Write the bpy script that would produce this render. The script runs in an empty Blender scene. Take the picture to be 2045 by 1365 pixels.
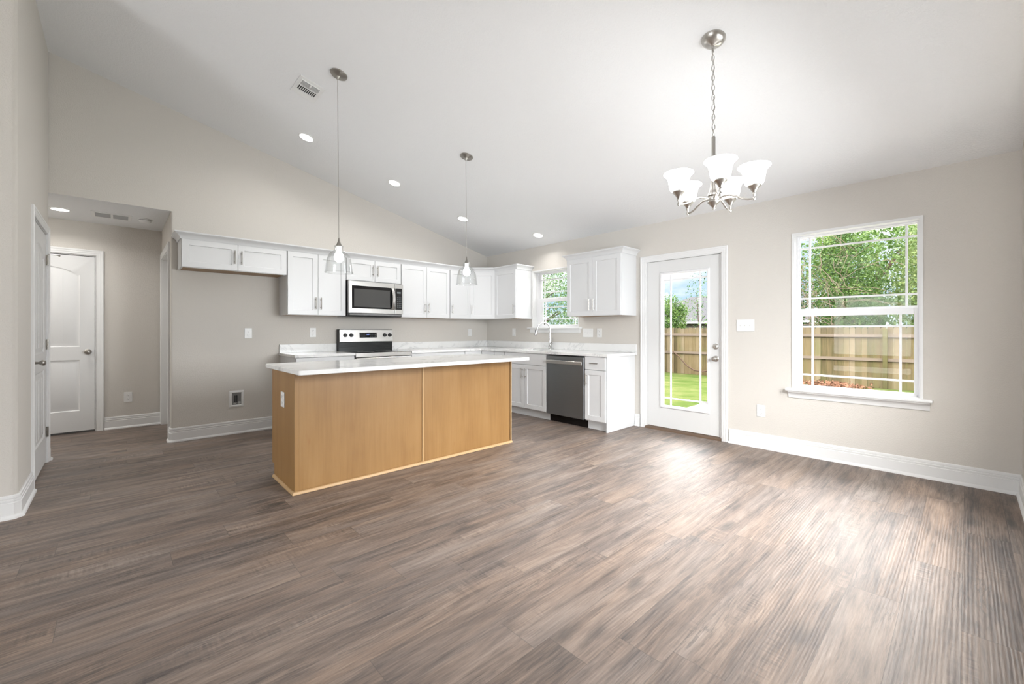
import bpy, bmesh, math, random
import numpy as np
from mathutils import Vector, Matrix

# ------------------------------------------------------------------ camera
SC = bpy.context.scene
COL = SC.collection
PI = math.pi
FPX = 847.487
cam_d = bpy.data.cameras.new('camera')
cam = bpy.data.objects.new('camera', cam_d)
COL.objects.link(cam)
cam.location = (-4.7948, -5.8012, 1.191)
cam.rotation_euler = (PI/2, 0, -math.radians(42.95914))
cam_d.sensor_width = 36.0
cam_d.lens = FPX / 2045 * 36.0
cam_d.shift_y = -(682.5 - 660.36) / 2045
cam_d.clip_start = 0.02
cam_d.clip_end = 300
SC.camera = cam

# ------------------------------------------------------------------ view
vs = SC.view_settings
vs.view_transform = 'Standard'
try:
    vs.look = 'None'
except TypeError:
    pass
vs.gamma = 1.0
vs.use_curve_mapping = False
vs.exposure = 0.24

# ------------------------------------------------------------------ sky, sun
W = bpy.data.worlds.new('sky')
SC.world = W
W.use_nodes = True
wn = W.node_tree
wn.nodes.clear()
def wnode(t, **k):
    n = wn.nodes.new(t)
    for a, b in k.items():
        setattr(n, a, b)
    return n
w_out = wnode('ShaderNodeOutputWorld'); w_bg = wnode('ShaderNodeBackground')
w_tc = wnode('ShaderNodeTexCoord'); w_sep = wnode('ShaderNodeSeparateXYZ')
wn.links.new(w_tc.outputs['Generated'], w_sep.inputs[0])
w_ramp = wnode('ShaderNodeValToRGB')
w_ramp.color_ramp.elements[0].position = 0.0
w_ramp.color_ramp.elements[0].color = (0.40, 0.66, 1.0, 1)
w_ramp.color_ramp.elements[1].position = 0.32
w_ramp.color_ramp.elements[1].color = (0.90, 0.90, 0.90, 1)
wn.links.new(w_sep.outputs['Z'], w_ramp.inputs[0])
w_add = wnode('ShaderNodeMath', operation='ADD'); w_add.inputs[1].default_value = 0.25
w_abs = wnode('ShaderNodeMath', operation='ABSOLUTE')
wn.links.new(w_sep.outputs['Z'], w_abs.inputs[0]); wn.links.new(w_abs.outputs[0], w_add.inputs[0])
w_div = wnode('ShaderNodeVectorMath', operation='DIVIDE')
w_cmb = wnode('ShaderNodeCombineXYZ')
for i in range(3):
    wn.links.new(w_add.outputs[0], w_cmb.inputs[i])
wn.links.new(w_tc.outputs['Generated'], w_div.inputs[0]); wn.links.new(w_cmb.outputs[0], w_div.inputs[1])
w_noise = wnode('ShaderNodeTexNoise'); w_noise.inputs['Scale'].default_value = 1.7
w_noise.inputs['Detail'].default_value = 8; w_noise.inputs['Roughness'].default_value = 0.55
wn.links.new(w_div.outputs[0], w_noise.inputs['Vector'])
w_cr = wnode('ShaderNodeValToRGB')
w_cr.color_ramp.elements[0].position = 0.40; w_cr.color_ramp.elements[1].position = 0.62
wn.links.new(w_noise.outputs['Fac'], w_cr.inputs[0])
w_mix = wnode('ShaderNodeMix', data_type='RGBA')
wn.links.new(w_cr.outputs[0], w_mix.inputs[0]); wn.links.new(w_ramp.outputs[0], w_mix.inputs[6])
w_mix.inputs[7].default_value = (1.16, 1.14, 1.10, 1)
wn.links.new(w_mix.outputs[2], w_bg.inputs['Color'])
w_st = wnode('ShaderNodeMapRange')          # overhead sky boosted, out of view, to add daylight indoors
w_st.inputs['From Min'].default_value = 0.17; w_st.inputs['From Max'].default_value = 0.38
w_st.inputs['To Min'].default_value = 1.0; w_st.inputs['To Max'].default_value = 14.5
wn.links.new(w_sep.outputs['Z'], w_st.inputs['Value'])
wn.links.new(w_st.outputs[0], w_bg.inputs['Strength'])
wn.links.new(w_bg.outputs[0], w_out.inputs['Surface'])

sun_d = bpy.data.lights.new('sun', 'SUN'); sun_d.energy = 2.2; sun_d.angle = math.radians(4)
sun_d.color = (1.0, 0.96, 0.9)
sun = bpy.data.objects.new('sun', sun_d); COL.objects.link(sun)
sun.rotation_euler = Vector((0.42, 0.30, -0.86)).to_track_quat('-Z', 'Y').to_euler()

# area lamps added at unseen openings, standing in for daylight fill
def fill_light(name, loc, direction, sx, sz, watts, color=(0.94, 0.975, 1.0)):
    d = bpy.data.lights.new(name, 'AREA'); d.shape = 'RECTANGLE'
    d.size = sx; d.size_y = sz; d.energy = watts; d.color = color
    o = bpy.data.objects.new(name, d); COL.objects.link(o)
    o.location = loc
    o.rotation_euler = Vector(direction).to_track_quat('-Z', 'Z').to_euler()
    return o
fill_light('rear_fill_light', (-10.86, -3.9, 1.35), (1, 0, 0.05), 3.6, 1.7, 265)
fill_light('side_fill_light', (-1.95, -6.22, 1.54), (0, 1, -0.28), 1.95, 1.15, 78).data.spread = math.radians(130)

# ------------------------------------------------------------------ helpers
def setp(b, **k):
    for a, v in k.items():
        for n in (a.replace('_', ' '), a):
            if n in b.inputs:
                b.inputs[n].default_value = v
                break

class NT:
    def __init__(self, name):
        self.m = bpy.data.materials.new(name); self.m.use_nodes = True
        self.t = self.m.node_tree; self.t.nodes.clear()
        self.out = self.n('ShaderNodeOutputMaterial')
    def n(self, t, **k):
        x = self.t.nodes.new(t)
        for a, b in k.items():
            setattr(x, a, b)
        return x
    def l(self, a, b):
        self.t.links.new(a, b)
    def math(self, op, a, b=None, c=None):
        x = self.n('ShaderNodeMath', operation=op)
        for i, v in enumerate((a, b, c)):
            if v is None: continue
            if isinstance(v, (int, float)): x.inputs[i].default_value = v
            else: self.l(v, x.inputs[i])
        return x.outputs[0]
    def noise(self, vec, scale, detail=4, rough=0.5, dist=0.0):
        x = self.n('ShaderNodeTexNoise')
        x.inputs['Scale'].default_value = scale; x.inputs['Detail'].default_value = detail
        x.inputs['Roughness'].default_value = rough; x.inputs['Distortion'].default_value = dist
        if vec is not None: self.l(vec, x.inputs['Vector'])
        return x.outputs['Fac']
    def ramp(self, fac, stops):
        x = self.n('ShaderNodeValToRGB'); e = x.color_ramp.elements
        while len(e) < len(stops): e.new(0.5)
        for i, (p, c) in enumerate(stops):
            e[i].position = p; e[i].color = (c[0], c[1], c[2], 1)
        self.l(fac, x.inputs[0])
        return x.outputs[0]
    def mix(self, fac, a, b, blend='MIX'):
        x = self.n('ShaderNodeMix', data_type='RGBA', blend_type=blend)
        for i, v in ((0, fac), (6, a), (7, b)):
            if isinstance(v, (int, float)): x.inputs[i].default_value = v
            elif isinstance(v, tuple): x.inputs[i].default_value = (v[0], v[1], v[2], 1)
            else: self.l(v, x.inputs[i])
        return x.outputs[2]
    def comb(self, a, b, c):
        x = self.n('ShaderNodeCombineXYZ')
        for i, v in enumerate((a, b, c)):
            if isinstance(v, (int, float)): x.inputs[i].default_value = v
            else: self.l(v, x.inputs[i])
        return x.outputs[0]
    def pos(self):
        return self.n('ShaderNodeNewGeometry').outputs['Position']
    def obj(self):
        return self.n('ShaderNodeTexCoord').outputs['Object']
    def sep(self, v):
        x = self.n('ShaderNodeSeparateXYZ'); self.l(v, x.inputs[0])
        return x.outputs[0], x.outputs[1], x.outputs[2]
    def scale(self, v, s):
        x = self.n('ShaderNodeMapping'); x.inputs['Scale'].default_value = s
        self.l(v, x.inputs['Vector'])
        return x.outputs[0]
    def bsdf(self, **k):
        b = self.n('ShaderNodeBsdfPrincipled')
        setp(b, **k)
        self.l(b.outputs[0], self.out.inputs['Surface'])
        return b
    def bump(self, b, h, strength=0.3, dist=0.002):
        x = self.n('ShaderNodeBump'); x.inputs['Strength'].default_value = strength
        x.inputs['Distance'].default_value = dist
        self.l(h, x.inputs['Height']); self.l(x.outputs[0], b.inputs['Normal'])

def plain(name, col, rough=0.5, metal=0.0, spec=0.5, **k):
    t = NT(name)
    b = t.bsdf(Roughness=rough, Metallic=metal, **k)
    b.inputs['Base Color'].default_value = (*col, 1)
    if 'Specular IOR Level' in b.inputs: b.inputs['Specular IOR Level'].default_value = spec
    # faint unevenness so that no surface is perfectly flat in tone
    n = t.noise(t.obj(), 35.0, 3)
    r = t.n('ShaderNodeMapRange'); r.inputs['To Min'].default_value = max(0.02, rough-0.04)
    r.inputs['To Max'].default_value = min(1.0, rough+0.04)
    t.l(n, r.inputs['Value']); t.l(r.outputs[0], b.inputs['Roughness'])
    return t.m

def emit(name, col, s):
    t = NT(name)
    e = t.n('ShaderNodeEmission'); e.inputs[0].default_value = (*col, 1); e.inputs[1].default_value = s
    t.l(e.outputs[0], t.out.inputs['Surface'])
    return t.m

def paint_wall(name, col, bump, scale=150):
    t = NT(name); b = t.bsdf(Roughness=0.85); p = t.pos()
    n = t.noise(p, 0.6, 2)
    c = t.mix(n, tuple(x*0.985 for x in col), tuple(min(1, x*1.015) for x in col))
    t.l(c, b.inputs['Base Color'])
    if 'Specular IOR Level' in b.inputs: b.inputs['Specular IOR Level'].default_value = 0.08
    h = t.noise(p, scale, 3, 0.55, 0.4)
    h2 = t.n('ShaderNodeMapRange'); h2.inputs['From Min'].default_value = 0.42; h2.inputs['From Max'].default_value = 0.62
    t.l(h, h2.inputs['Value'])
    t.bump(b, h2.outputs[0], bump, 0.0025)
    return t.m

M = {}
M['wall'] = paint_wall('greige_wall_paint', (0.618, 0.589, 0.546), 0.32, 110)
M['ceiling'] = paint_wall('ceiling_paint', (0.785, 0.79, 0.795), 0.36, 75)
M['trim'] = plain('white_trim_paint', (0.74, 0.74, 0.735), 0.35)
M['doorw'] = plain('white_door_paint', (0.67, 0.67, 0.665), 0.38)
M['cab'] = plain('white_cabinet_lacquer', (0.67, 0.675, 0.68), 0.32)
M['vinyl'] = plain('white_vinyl', (0.76, 0.76, 0.77), 0.3)
M['plastic'] = plain('white_plastic', (0.75, 0.75, 0.74), 0.35)
M['slot'] = plain('dark_slot', (0.03, 0.03, 0.03), 0.6)
M['gap'] = plain('grey_shadow_gap', (0.18, 0.18, 0.18), 0.7)
M['nickel'] = plain('brushed_nickel', (0.50, 0.48, 0.45), 0.30, 1.0)
M['darknickel'] = plain('satin_nickel', (0.36, 0.34, 0.31), 0.34, 1.0)
M['chrome'] = plain('stainless_faucet', (0.62, 0.62, 0.62), 0.16, 1.0)
M['black'] = plain('black_plastic', (0.012, 0.012, 0.013), 0.35)
M['blackglass'] = plain('black_glass', (0.008, 0.008, 0.009), 0.06)
M['mwglass'] = plain('microwave_window', (0.075, 0.075, 0.073), 0.12)
M['kick'] = plain('dark_kick_plate', (0.010, 0.007, 0.006), 0.8, spec=0.15)
M['concrete'] = plain('white_concrete', (0.4, 0.39, 0.37), 0.85)
M['threshold'] = plain('bronze_threshold', (0.13, 0.082, 0.052), 0.4, 0.2)
M['louvre'] = plain('grey_white_louvre', (0.42, 0.42, 0.42), 0.5)
M['grey'] = plain('grey_box_plastic', (0.22, 0.22, 0.22), 0.6)
M['brass'] = plain('pipe_white', (0.5, 0.5, 0.48), 0.5)
M['rooftile'] = plain('pale_grey_shingle', (0.045, 0.045, 0.048), 0.9, spec=0.0)
M['stucco'] = plain('grey_stucco', (0.08, 0.073, 0.066), 0.9, spec=0.0)
M['bulb'] = emit('lit_bulb', (1.0, 0.985, 0.965), 110.0)
M['shade_lit'] = emit('lit_frosted_glass', (1.0, 0.985, 0.965), 4.0)
M['lens'] = emit('lit_downlight_lens', (1.0, 0.98, 0.95), 12.0)
M['digits'] = emit('lit_clock_display', (0.35, 0.45, 1.0), 1.2)
M['label'] = emit('glowing_keypad_print', (0.55, 0.6, 0.6), 0.35)  # emission gives the print and display a glow of their own

def stainless(name, col, rough, axis=0):
    t = NT(name); b = t.bsdf(Metallic=1.0, Roughness=rough); p = t.obj()
    s = [400, 400, 400]; s[axis] = 4
    n = t.noise(t.scale(p, tuple(s)), 1.0, 2)
    c = t.mix(n, tuple(x*0.93 for x in col), tuple(min(1, x*1.06) for x in col))
    t.l(c, b.inputs['Base Color'])
    r = t.n('ShaderNodeMapRange'); r.inputs['To Min'].default_value = rough-0.05; r.inputs['To Max'].default_value = rough+0.06
    t.l(n, r.inputs['Value']); t.l(r.outputs[0], b.inputs['Roughness'])
    return t.m
M['steel'] = stainless('brushed_stainless', (0.60, 0.59, 0.57), 0.30)
M['darksteel'] = stainless('dark_stainless', (0.27, 0.285, 0.295), 0.36)
M['blacksteel'] = stainless('black_backguard', (0.04, 0.042, 0.042), 0.28)

def glass(name, base=0.02):
    t = NT(name)
    tr = t.n('ShaderNodeBsdfTransparent'); gl = t.n('ShaderNodeBsdfGlossy')
    gl.inputs['Roughness'].default_value = 0.0
    fr = t.n('ShaderNodeFresnel'); fr.inputs['IOR'].default_value = 1.17
    mx = t.n('ShaderNodeMixShader')
    t.l(fr.outputs[0], mx.inputs[0]); t.l(tr.outputs[0], mx.inputs[1]); t.l(gl.outputs[0], mx.inputs[2])
    t.l(mx.outputs[0], t.out.inputs['Surface'])
    return t.m
M['pane'] = glass('window_glass')

def shade_glass(name):
    t = NT(name)
    tr = t.n('ShaderNodeBsdfTransparent'); tr.inputs[0].default_value = (0.97, 0.975, 0.975, 1)
    gl = t.n('ShaderNodeBsdfGlossy'); gl.inputs['Roughness'].default_value = 0.05
    lw = t.n('ShaderNodeLayerWeight'); lw.inputs['Blend'].default_value = 0.35
    sd = t.noise(t.obj(), 120, 2)
    k = t.math('MULTIPLY', lw.outputs['Facing'], 0.42)
    k2 = t.math('ADD', k, t.math('MULTIPLY', t.math('GREATER_THAN', sd, 0.68), 0.15))
    mx = t.n('ShaderNodeMixShader')
    t.l(k2, mx.inputs[0]); t.l(tr.outputs[0], mx.inputs[1]); t.l(gl.outputs[0], mx.inputs[2])
    t.l(mx.outputs[0], t.out.inputs['Surface'])
    return t.m
M['seeded'] = shade_glass('clear_seeded_glass')

# floor: planks run along world X
def floor_mat():
    t = NT('weathered_oak_plank'); b = t.bsdf(Roughness=0.4)
    x, y, z = t.sep(t.pos())
    PW, PL = 0.182, 1.22
    vy = t.math('DIVIDE', t.math('ADD', y, 40.0), PW)
    row = t.math('FLOOR', vy)
    wn1 = t.n('ShaderNodeTexWhiteNoise', noise_dimensions='1D'); t.l(row, wn1.inputs['W'])
    xs = t.math('ADD', t.math('DIVIDE', t.math('ADD', x, 40.0), PL), wn1.outputs['Value'])
    colm = t.math('FLOOR', xs)
    wn2 = t.n('ShaderNodeTexWhiteNoise', noise_dimensions='2D'); t.l(t.comb(row, colm, 0), wn2.inputs['Vector'])
    pid = wn2.outputs['Value']
    off = t.math('MULTIPLY', pid, 60.0)
    def vec(sx, sy, k=1.0):
        return t.comb(t.math('ADD', t.math('MULTIPLY', x, sx), off), t.math('ADD', t.math('MULTIPLY', y, sy), t.math('MULTIPLY', off, k)), off)
    warp = t.noise(vec(1.3, 5.0), 1.0, 3)
    yw = t.math('ADD', t.math('MULTIPLY', y, 34.0), t.math('MULTIPLY', warp, 3.6))
    streak = t.noise(t.comb(t.math('ADD', t.math('MULTIPLY', x, 2.1), off), yw, off), 1.0, 8, 0.66)
    fine = t.noise(t.comb(t.math('ADD', t.math('MULTIPLY', x, 9.0), off), t.math('MULTIPLY', y, 170.0), off), 1.0, 5, 0.65)
    blot = t.noise(vec(2.6, 11.0), 1.0, 4, 0.55, 0.6)
    saw = t.noise(vec(85.0, 7.0), 1.0, 2)                 # cross-cut saw marks on some boards
    sawm = t.n('ShaderNodeMapRange'); sawm.inputs['From Min'].default_value = 0.56; sawm.inputs['From Max'].default_value = 0.70
    t.l(t.noise(vec(1.6, 8.0, 2.1), 1.0, 2), sawm.inputs['Value'])
    s = t.math('ADD', t.math('MULTIPLY', streak, 0.52), t.math('MULTIPLY', fine, 0.33))
    s = t.math('ADD', s, t.math('MULTIPLY', blot, 0.34))
    s = t.math('ADD', s, t.math('MULTIPLY', t.math('SUBTRACT', pid, 0.5), 0.08))
    s = t.math('ADD', s, t.math('MULTIPLY', t.math('MULTIPLY', t.math('SUBTRACT', saw, 0.5), sawm.outputs[0]), 0.35))
    c = t.ramp(s, [(0.40, (0.030, 0.023, 0.020)), (0.49, (0.080, 0.060, 0.050)), (0.57, (0.138, 0.105, 0.086)), (0.67, (0.208, 0.163, 0.135)), (0.80, (0.30, 0.246, 0.207))])
    ln = t.math('ABSOLUTE', t.math('SUBTRACT', t.noise(t.comb(t.math('ADD', t.math('MULTIPLY', x, 2.6), off), t.math('ADD', t.math('MULTIPLY', y, 42.0), t.math('MULTIPLY', warp, 5.0)), off), 1.0, 5, 0.6), 0.5))
    lm = t.n('ShaderNodeMapRange'); lm.inputs['From Min'].default_value = 0.004; lm.inputs['From Max'].default_value = 0.03
    lm.inputs['To Min'].default_value = 0.55; lm.inputs['To Max'].default_value = 0.0
    t.l(ln, lm.inputs['Value'])
    lg = t.n('ShaderNodeMapRange'); lg.inputs['From Min'].default_value = 0.45; lg.inputs['From Max'].default_value = 0.6
    t.l(t.noise(vec(1.1, 6.0, 0.4), 1.0, 3), lg.inputs['Value'])
    c = t.mix(t.math('MULTIPLY', lm.outputs[0], lg.outputs[0]), c, (0.034, 0.027, 0.024))
    # a bluish-grey and a tan cast in turn
    hue = t.noise(vec(0.8, 7.0, 0.7), 1.0, 2)
    c = c
    hr = t.ramp(hue, [(0.35, (0.98, 0.98, 1.0)), (0.65, (1.10, 0.99, 0.89))])
    c = t.mix(1.0, c, hr, 'MULTIPLY')
    # knots
    vo = t.n('ShaderNodeTexVoronoi'); vo.inputs['Scale'].default_value = 1.0
    t.l(vec(1.5, 5.0, 1.3), vo.inputs['Vector'])
    kd = t.math('ADD', vo.outputs['Distance'], t.math('MULTIPLY', t.math('SUBTRACT', blot, 0.5), 0.35))
    kn = t.n('ShaderNodeMapRange'); kn.inputs['From Min'].default_value = 0.04; kn.inputs['From Max'].default_value = 0.20
    kn.inputs['To Min'].default_value = 0.75; kn.inputs['To Max'].default_value = 0.0
    t.l(kd, kn.inputs['Value'])
    c = t.mix(kn.outputs[0], c, (0.030, 0.024, 0.021))
    # seams
    fy = t.math('FRACT', vy); fx = t.math('FRACT', xs)
    def edge(f, w):
        a = t.math('LESS_THAN', f, w); d = t.math('GREATER_THAN', f, 1-w)
        return t.math('ADD', a, d)
    seam = t.math('MINIMUM', t.math('ADD', edge(fy, 0.004), edge(fx, 0.0009)), 1.0)
    c = t.mix(t.math('MULTIPLY', seam, 0.6), c, (0.03, 0.024, 0.02))
    t.l(c, b.inputs['Base Color'])
    if 'Specular IOR Level' in b.inputs: b.inputs['Specular IOR Level'].default_value = 1.0
    # embossed cathedral grain
    wv = t.n('ShaderNodeTexWave', wave_type='BANDS', bands_direction='Y')
    wv.inputs['Scale'].default_value = 1.0; wv.inputs['Distortion'].default_value = 9.0
    wv.inputs['Detail'].default_value = 3.0; wv.inputs['Detail Scale'].default_value = 0.55
    t.l(vec(1.2, 22.0), wv.inputs['Vector'])
    h = t.math('ADD', t.math('MULTIPLY', wv.outputs['Fac'], 0.6), t.math('MULTIPLY', fine, 0.7))
    h = t.math('SUBTRACT', h, t.math('MULTIPLY', seam, 1.2))
    rr = t.n('ShaderNodeMapRange'); rr.inputs['To Min'].default_value = 0.47; rr.inputs['To Max'].default_value = 0.60
    t.l(fine, rr.inputs['Value']); t.l(rr.outputs[0], b.inputs['Roughness'])
    t.bump(b, h, 0.5, 0.0016)
    return t.m
M['floor'] = floor_mat()

def maple(name, tone=1.0):
    t = NT(name); b = t.bsdf(Roughness=0.42); p = t.obj()
    n = t.noise(t.scale(p, (9, 9, 0.9)), 1.0, 5, 0.55, 0.3)
    f = t.noise(t.scale(p, (70, 70, 3)), 1.0, 4)
    l = t.noise(p, 2.2, 3)
    s = t.math('ADD', t.math('ADD', t.math('MULTIPLY', n, 0.5), t.math('MULTIPLY', f, 0.2)), t.math('MULTIPLY', l, 0.3))
    c = t.ramp(s, [(0.32, (0.33*tone, 0.165*tone, 0.048*tone)), (0.5, (0.43*tone, 0.232*tone, 0.076*tone)), (0.68, (0.50*tone, 0.288*tone, 0.108*tone))])
    fl = t.noise(t.scale(p, (16, 16, 5)), 1.0, 2, 0.5, 0.8)
    fk = t.n('ShaderNodeMapRange'); fk.inputs['From Min'].default_value = 0.70; fk.inputs['From Max'].default_value = 0.80
    fk.inputs['To Max'].default_value = 0.5; t.l(fl, fk.inputs['Value'])
    c = t.mix(fk.outputs[0], c, (0.26, 0.115, 0.035))
    t.l(c, b.inputs['Base Color'])
    t.bump(b, f, 0.05, 0.001)
    return t.m
M['maple'] = maple('honey_maple_panel', 0.66)
M['maplelt'] = plain('pale_maple_strip', (0.47, 0.30, 0.145), 0.45)

def marble():
    t = NT('white_marble'); b = t.bsdf(Roughness=0.13); p = t.pos()
    w = t.noise(p, 2.2, 4, 0.6, 0.0)
    v = t.noise(t.scale(p, (1.3, 1.3, 1.3)), 1.0, 7, 0.62, 2.6)
    d = t.math('ABSOLUTE', t.math('SUBTRACT', v, 0.5))
    ve = t.n('ShaderNodeMapRange'); ve.inputs['From Max'].default_value = 0.032
    ve.inputs['To Min'].default_value = 1.0; ve.inputs['To Max'].default_value = 0.0
    t.l(d, ve.inputs['Value'])
    g = t.n('ShaderNodeMapRange'); g.inputs['From Min'].default_value = 0.42; g.inputs['From Max'].default_value = 0.72
    t.l(w, g.inputs['Value'])
    k = t.math('MULTIPLY', t.math('MULTIPLY', ve.outputs[0], g.outputs[0]), 0.62)
    k = t.math('ADD', k, t.math('MULTIPLY', g.outputs[0], 0.10))
    c = t.mix(k, (0.80, 0.80, 0.79), (0.23, 0.24, 0.25))
    t.l(c, b.inputs['Base Color'])
    return t.m
M['marble'] = marble()

def fence_mat():
    t = NT('weathered_pine'); b = t.bsdf(Roughness=0.85); b.inputs['Specular IOR Level'].default_value = 0.05; p = t.pos()
    x, y, z = t.sep(p)
    s = t.math('ADD', x, y)
    pk = t.math('FLOOR', t.math('DIVIDE', t.math('SUBTRACT', 14.252, s), 0.142))
    wn_ = t.n('ShaderNodeTexWhiteNoise', noise_dimensions='1D'); t.l(pk, wn_.inputs['W'])
    g = t.noise(t.comb(t.math('MULTIPLY', s, 30.0), t.math('MULTIPLY', z, 2.0), t.math('MULTIPLY', wn_.outputs['Value'], 30)), 1.0, 5, 0.6, 0.5)
    st = t.noise(t.comb(t.math('MULTIPLY', s, 3.0), t.math('MULTIPLY', z, 0.9), 0), 1.0, 3)
    k = t.math('ADD', t.math('MULTIPLY', g, 0.55), t.math('MULTIPLY', wn_.outputs['Value'], 0.55))
    c = t.ramp(k, [(0.26, (0.042, 0.034, 0.018)), (0.45, (0.078, 0.060, 0.031)), (0.62, (0.100, 0.077, 0.043)), (0.85, (0.125, 0.102, 0.068))])
    gr = t.n('ShaderNodeMapRange'); gr.inputs['From Min'].default_value = 0.5; gr.inputs['From Max'].default_value = 0.72
    gr.inputs['To Max'].default_value = 0.55; t.l(st, gr.inputs['Value'])
    c = t.mix(gr.outputs[0], c, (0.062, 0.066, 0.025))
    ar = t.n('ShaderNodeMapRange'); ar.inputs['From Min'].default_value = 0.95; ar.inputs['From Max'].default_value = 1.3
    ar.inputs['To Max'].default_value = 0.55; t.l(z, ar.inputs['Value'])       # weathered grey board tops
    c = t.mix(t.math('MULTIPLY', ar.outputs[0], t.noise(p, 14, 3)), c, (0.07, 0.06, 0.053))
    t.l(c, b.inputs['Base Color'])
    return t.m
M['fence'] = fence_mat()
M['rail'] = plain('grey_fence_rail', (0.105, 0.084, 0.066), 0.85, spec=0.05)
M['post'] = plain('mossy_fence_post', (0.060, 0.054, 0.024), 0.85, spec=0.05)

def grass_mat():
    t = NT('lawn'); b = t.bsdf(Roughness=0.9); b.inputs['Specular IOR Level'].default_value = 0.0; p = t.pos()
    n = t.noise(p, 1.1, 5, 0.65); f = t.noise(p, 55, 3)
    s = t.math('ADD', t.math('MULTIPLY', n, 0.6), t.math('MULTIPLY', f, 0.4))
    c = t.ramp(s, [(0.34, (0.018, 0.034, 0.008)), (0.5, (0.038, 0.052, 0.015)), (0.64, (0.068, 0.069, 0.030))])
    t.l(c, b.inputs['Base Color'])
    return t.m
M['grass'] = grass_mat()

def leaf_mat(name, dark, mid, light):
    t = NT(name)
    p = t.pos()
    n = t.noise(p, 2.0, 4, 0.6); f = t.noise(p, 17, 2)
    s = t.math('ADD', t.math('MULTIPLY', n, 0.5), t.math('MULTIPLY', f, 0.5))
    c = t.ramp(s, [(0.34, dark), (0.5, mid), (0.66, light)])
    d = t.n('ShaderNodeBsdfPrincipled'); setp(d, Roughness=0.5); d.inputs['Specular IOR Level'].default_value = 0.22; t.l(c, d.inputs['Base Color'])
    tl = t.n('ShaderNodeBsdfTranslucent'); t.l(c, tl.inputs[0])
    mx = t.n('ShaderNodeMixShader'); mx.inputs[0].default_value = 0.35
    t.l(d.outputs[0], mx.inputs[1]); t.l(tl.outputs[0], mx.inputs[2]); t.l(mx.outputs[0], t.out.inputs['Surface'])
    return t.m
M['leaf'] = leaf_mat('green_leaves', (0.007, 0.023, 0.005), (0.049, 0.101, 0.020), (0.155, 0.207, 0.058))
M['leaf2'] = leaf_mat('dark_green_leaves', (0.008, 0.024, 0.008), (0.040, 0.089, 0.026), (0.133, 0.192, 0.060))
M['leaf3'] = leaf_mat('pale_green_leaves', (0.027, 0.060, 0.016), (0.103, 0.152, 0.046), (0.239, 0.261, 0.109))
M['bark'] = plain('brown_bark', (0.055, 0.037, 0.027), 0.9, spec=0.05)
M['vine'] = plain('pale_dry_vine', (0.105, 0.08, 0.062), 0.85, spec=0.05)
M['needle'] = plain('dry_pine_needles', (0.12, 0.062, 0.04), 0.9, spec=0.0)

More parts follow.
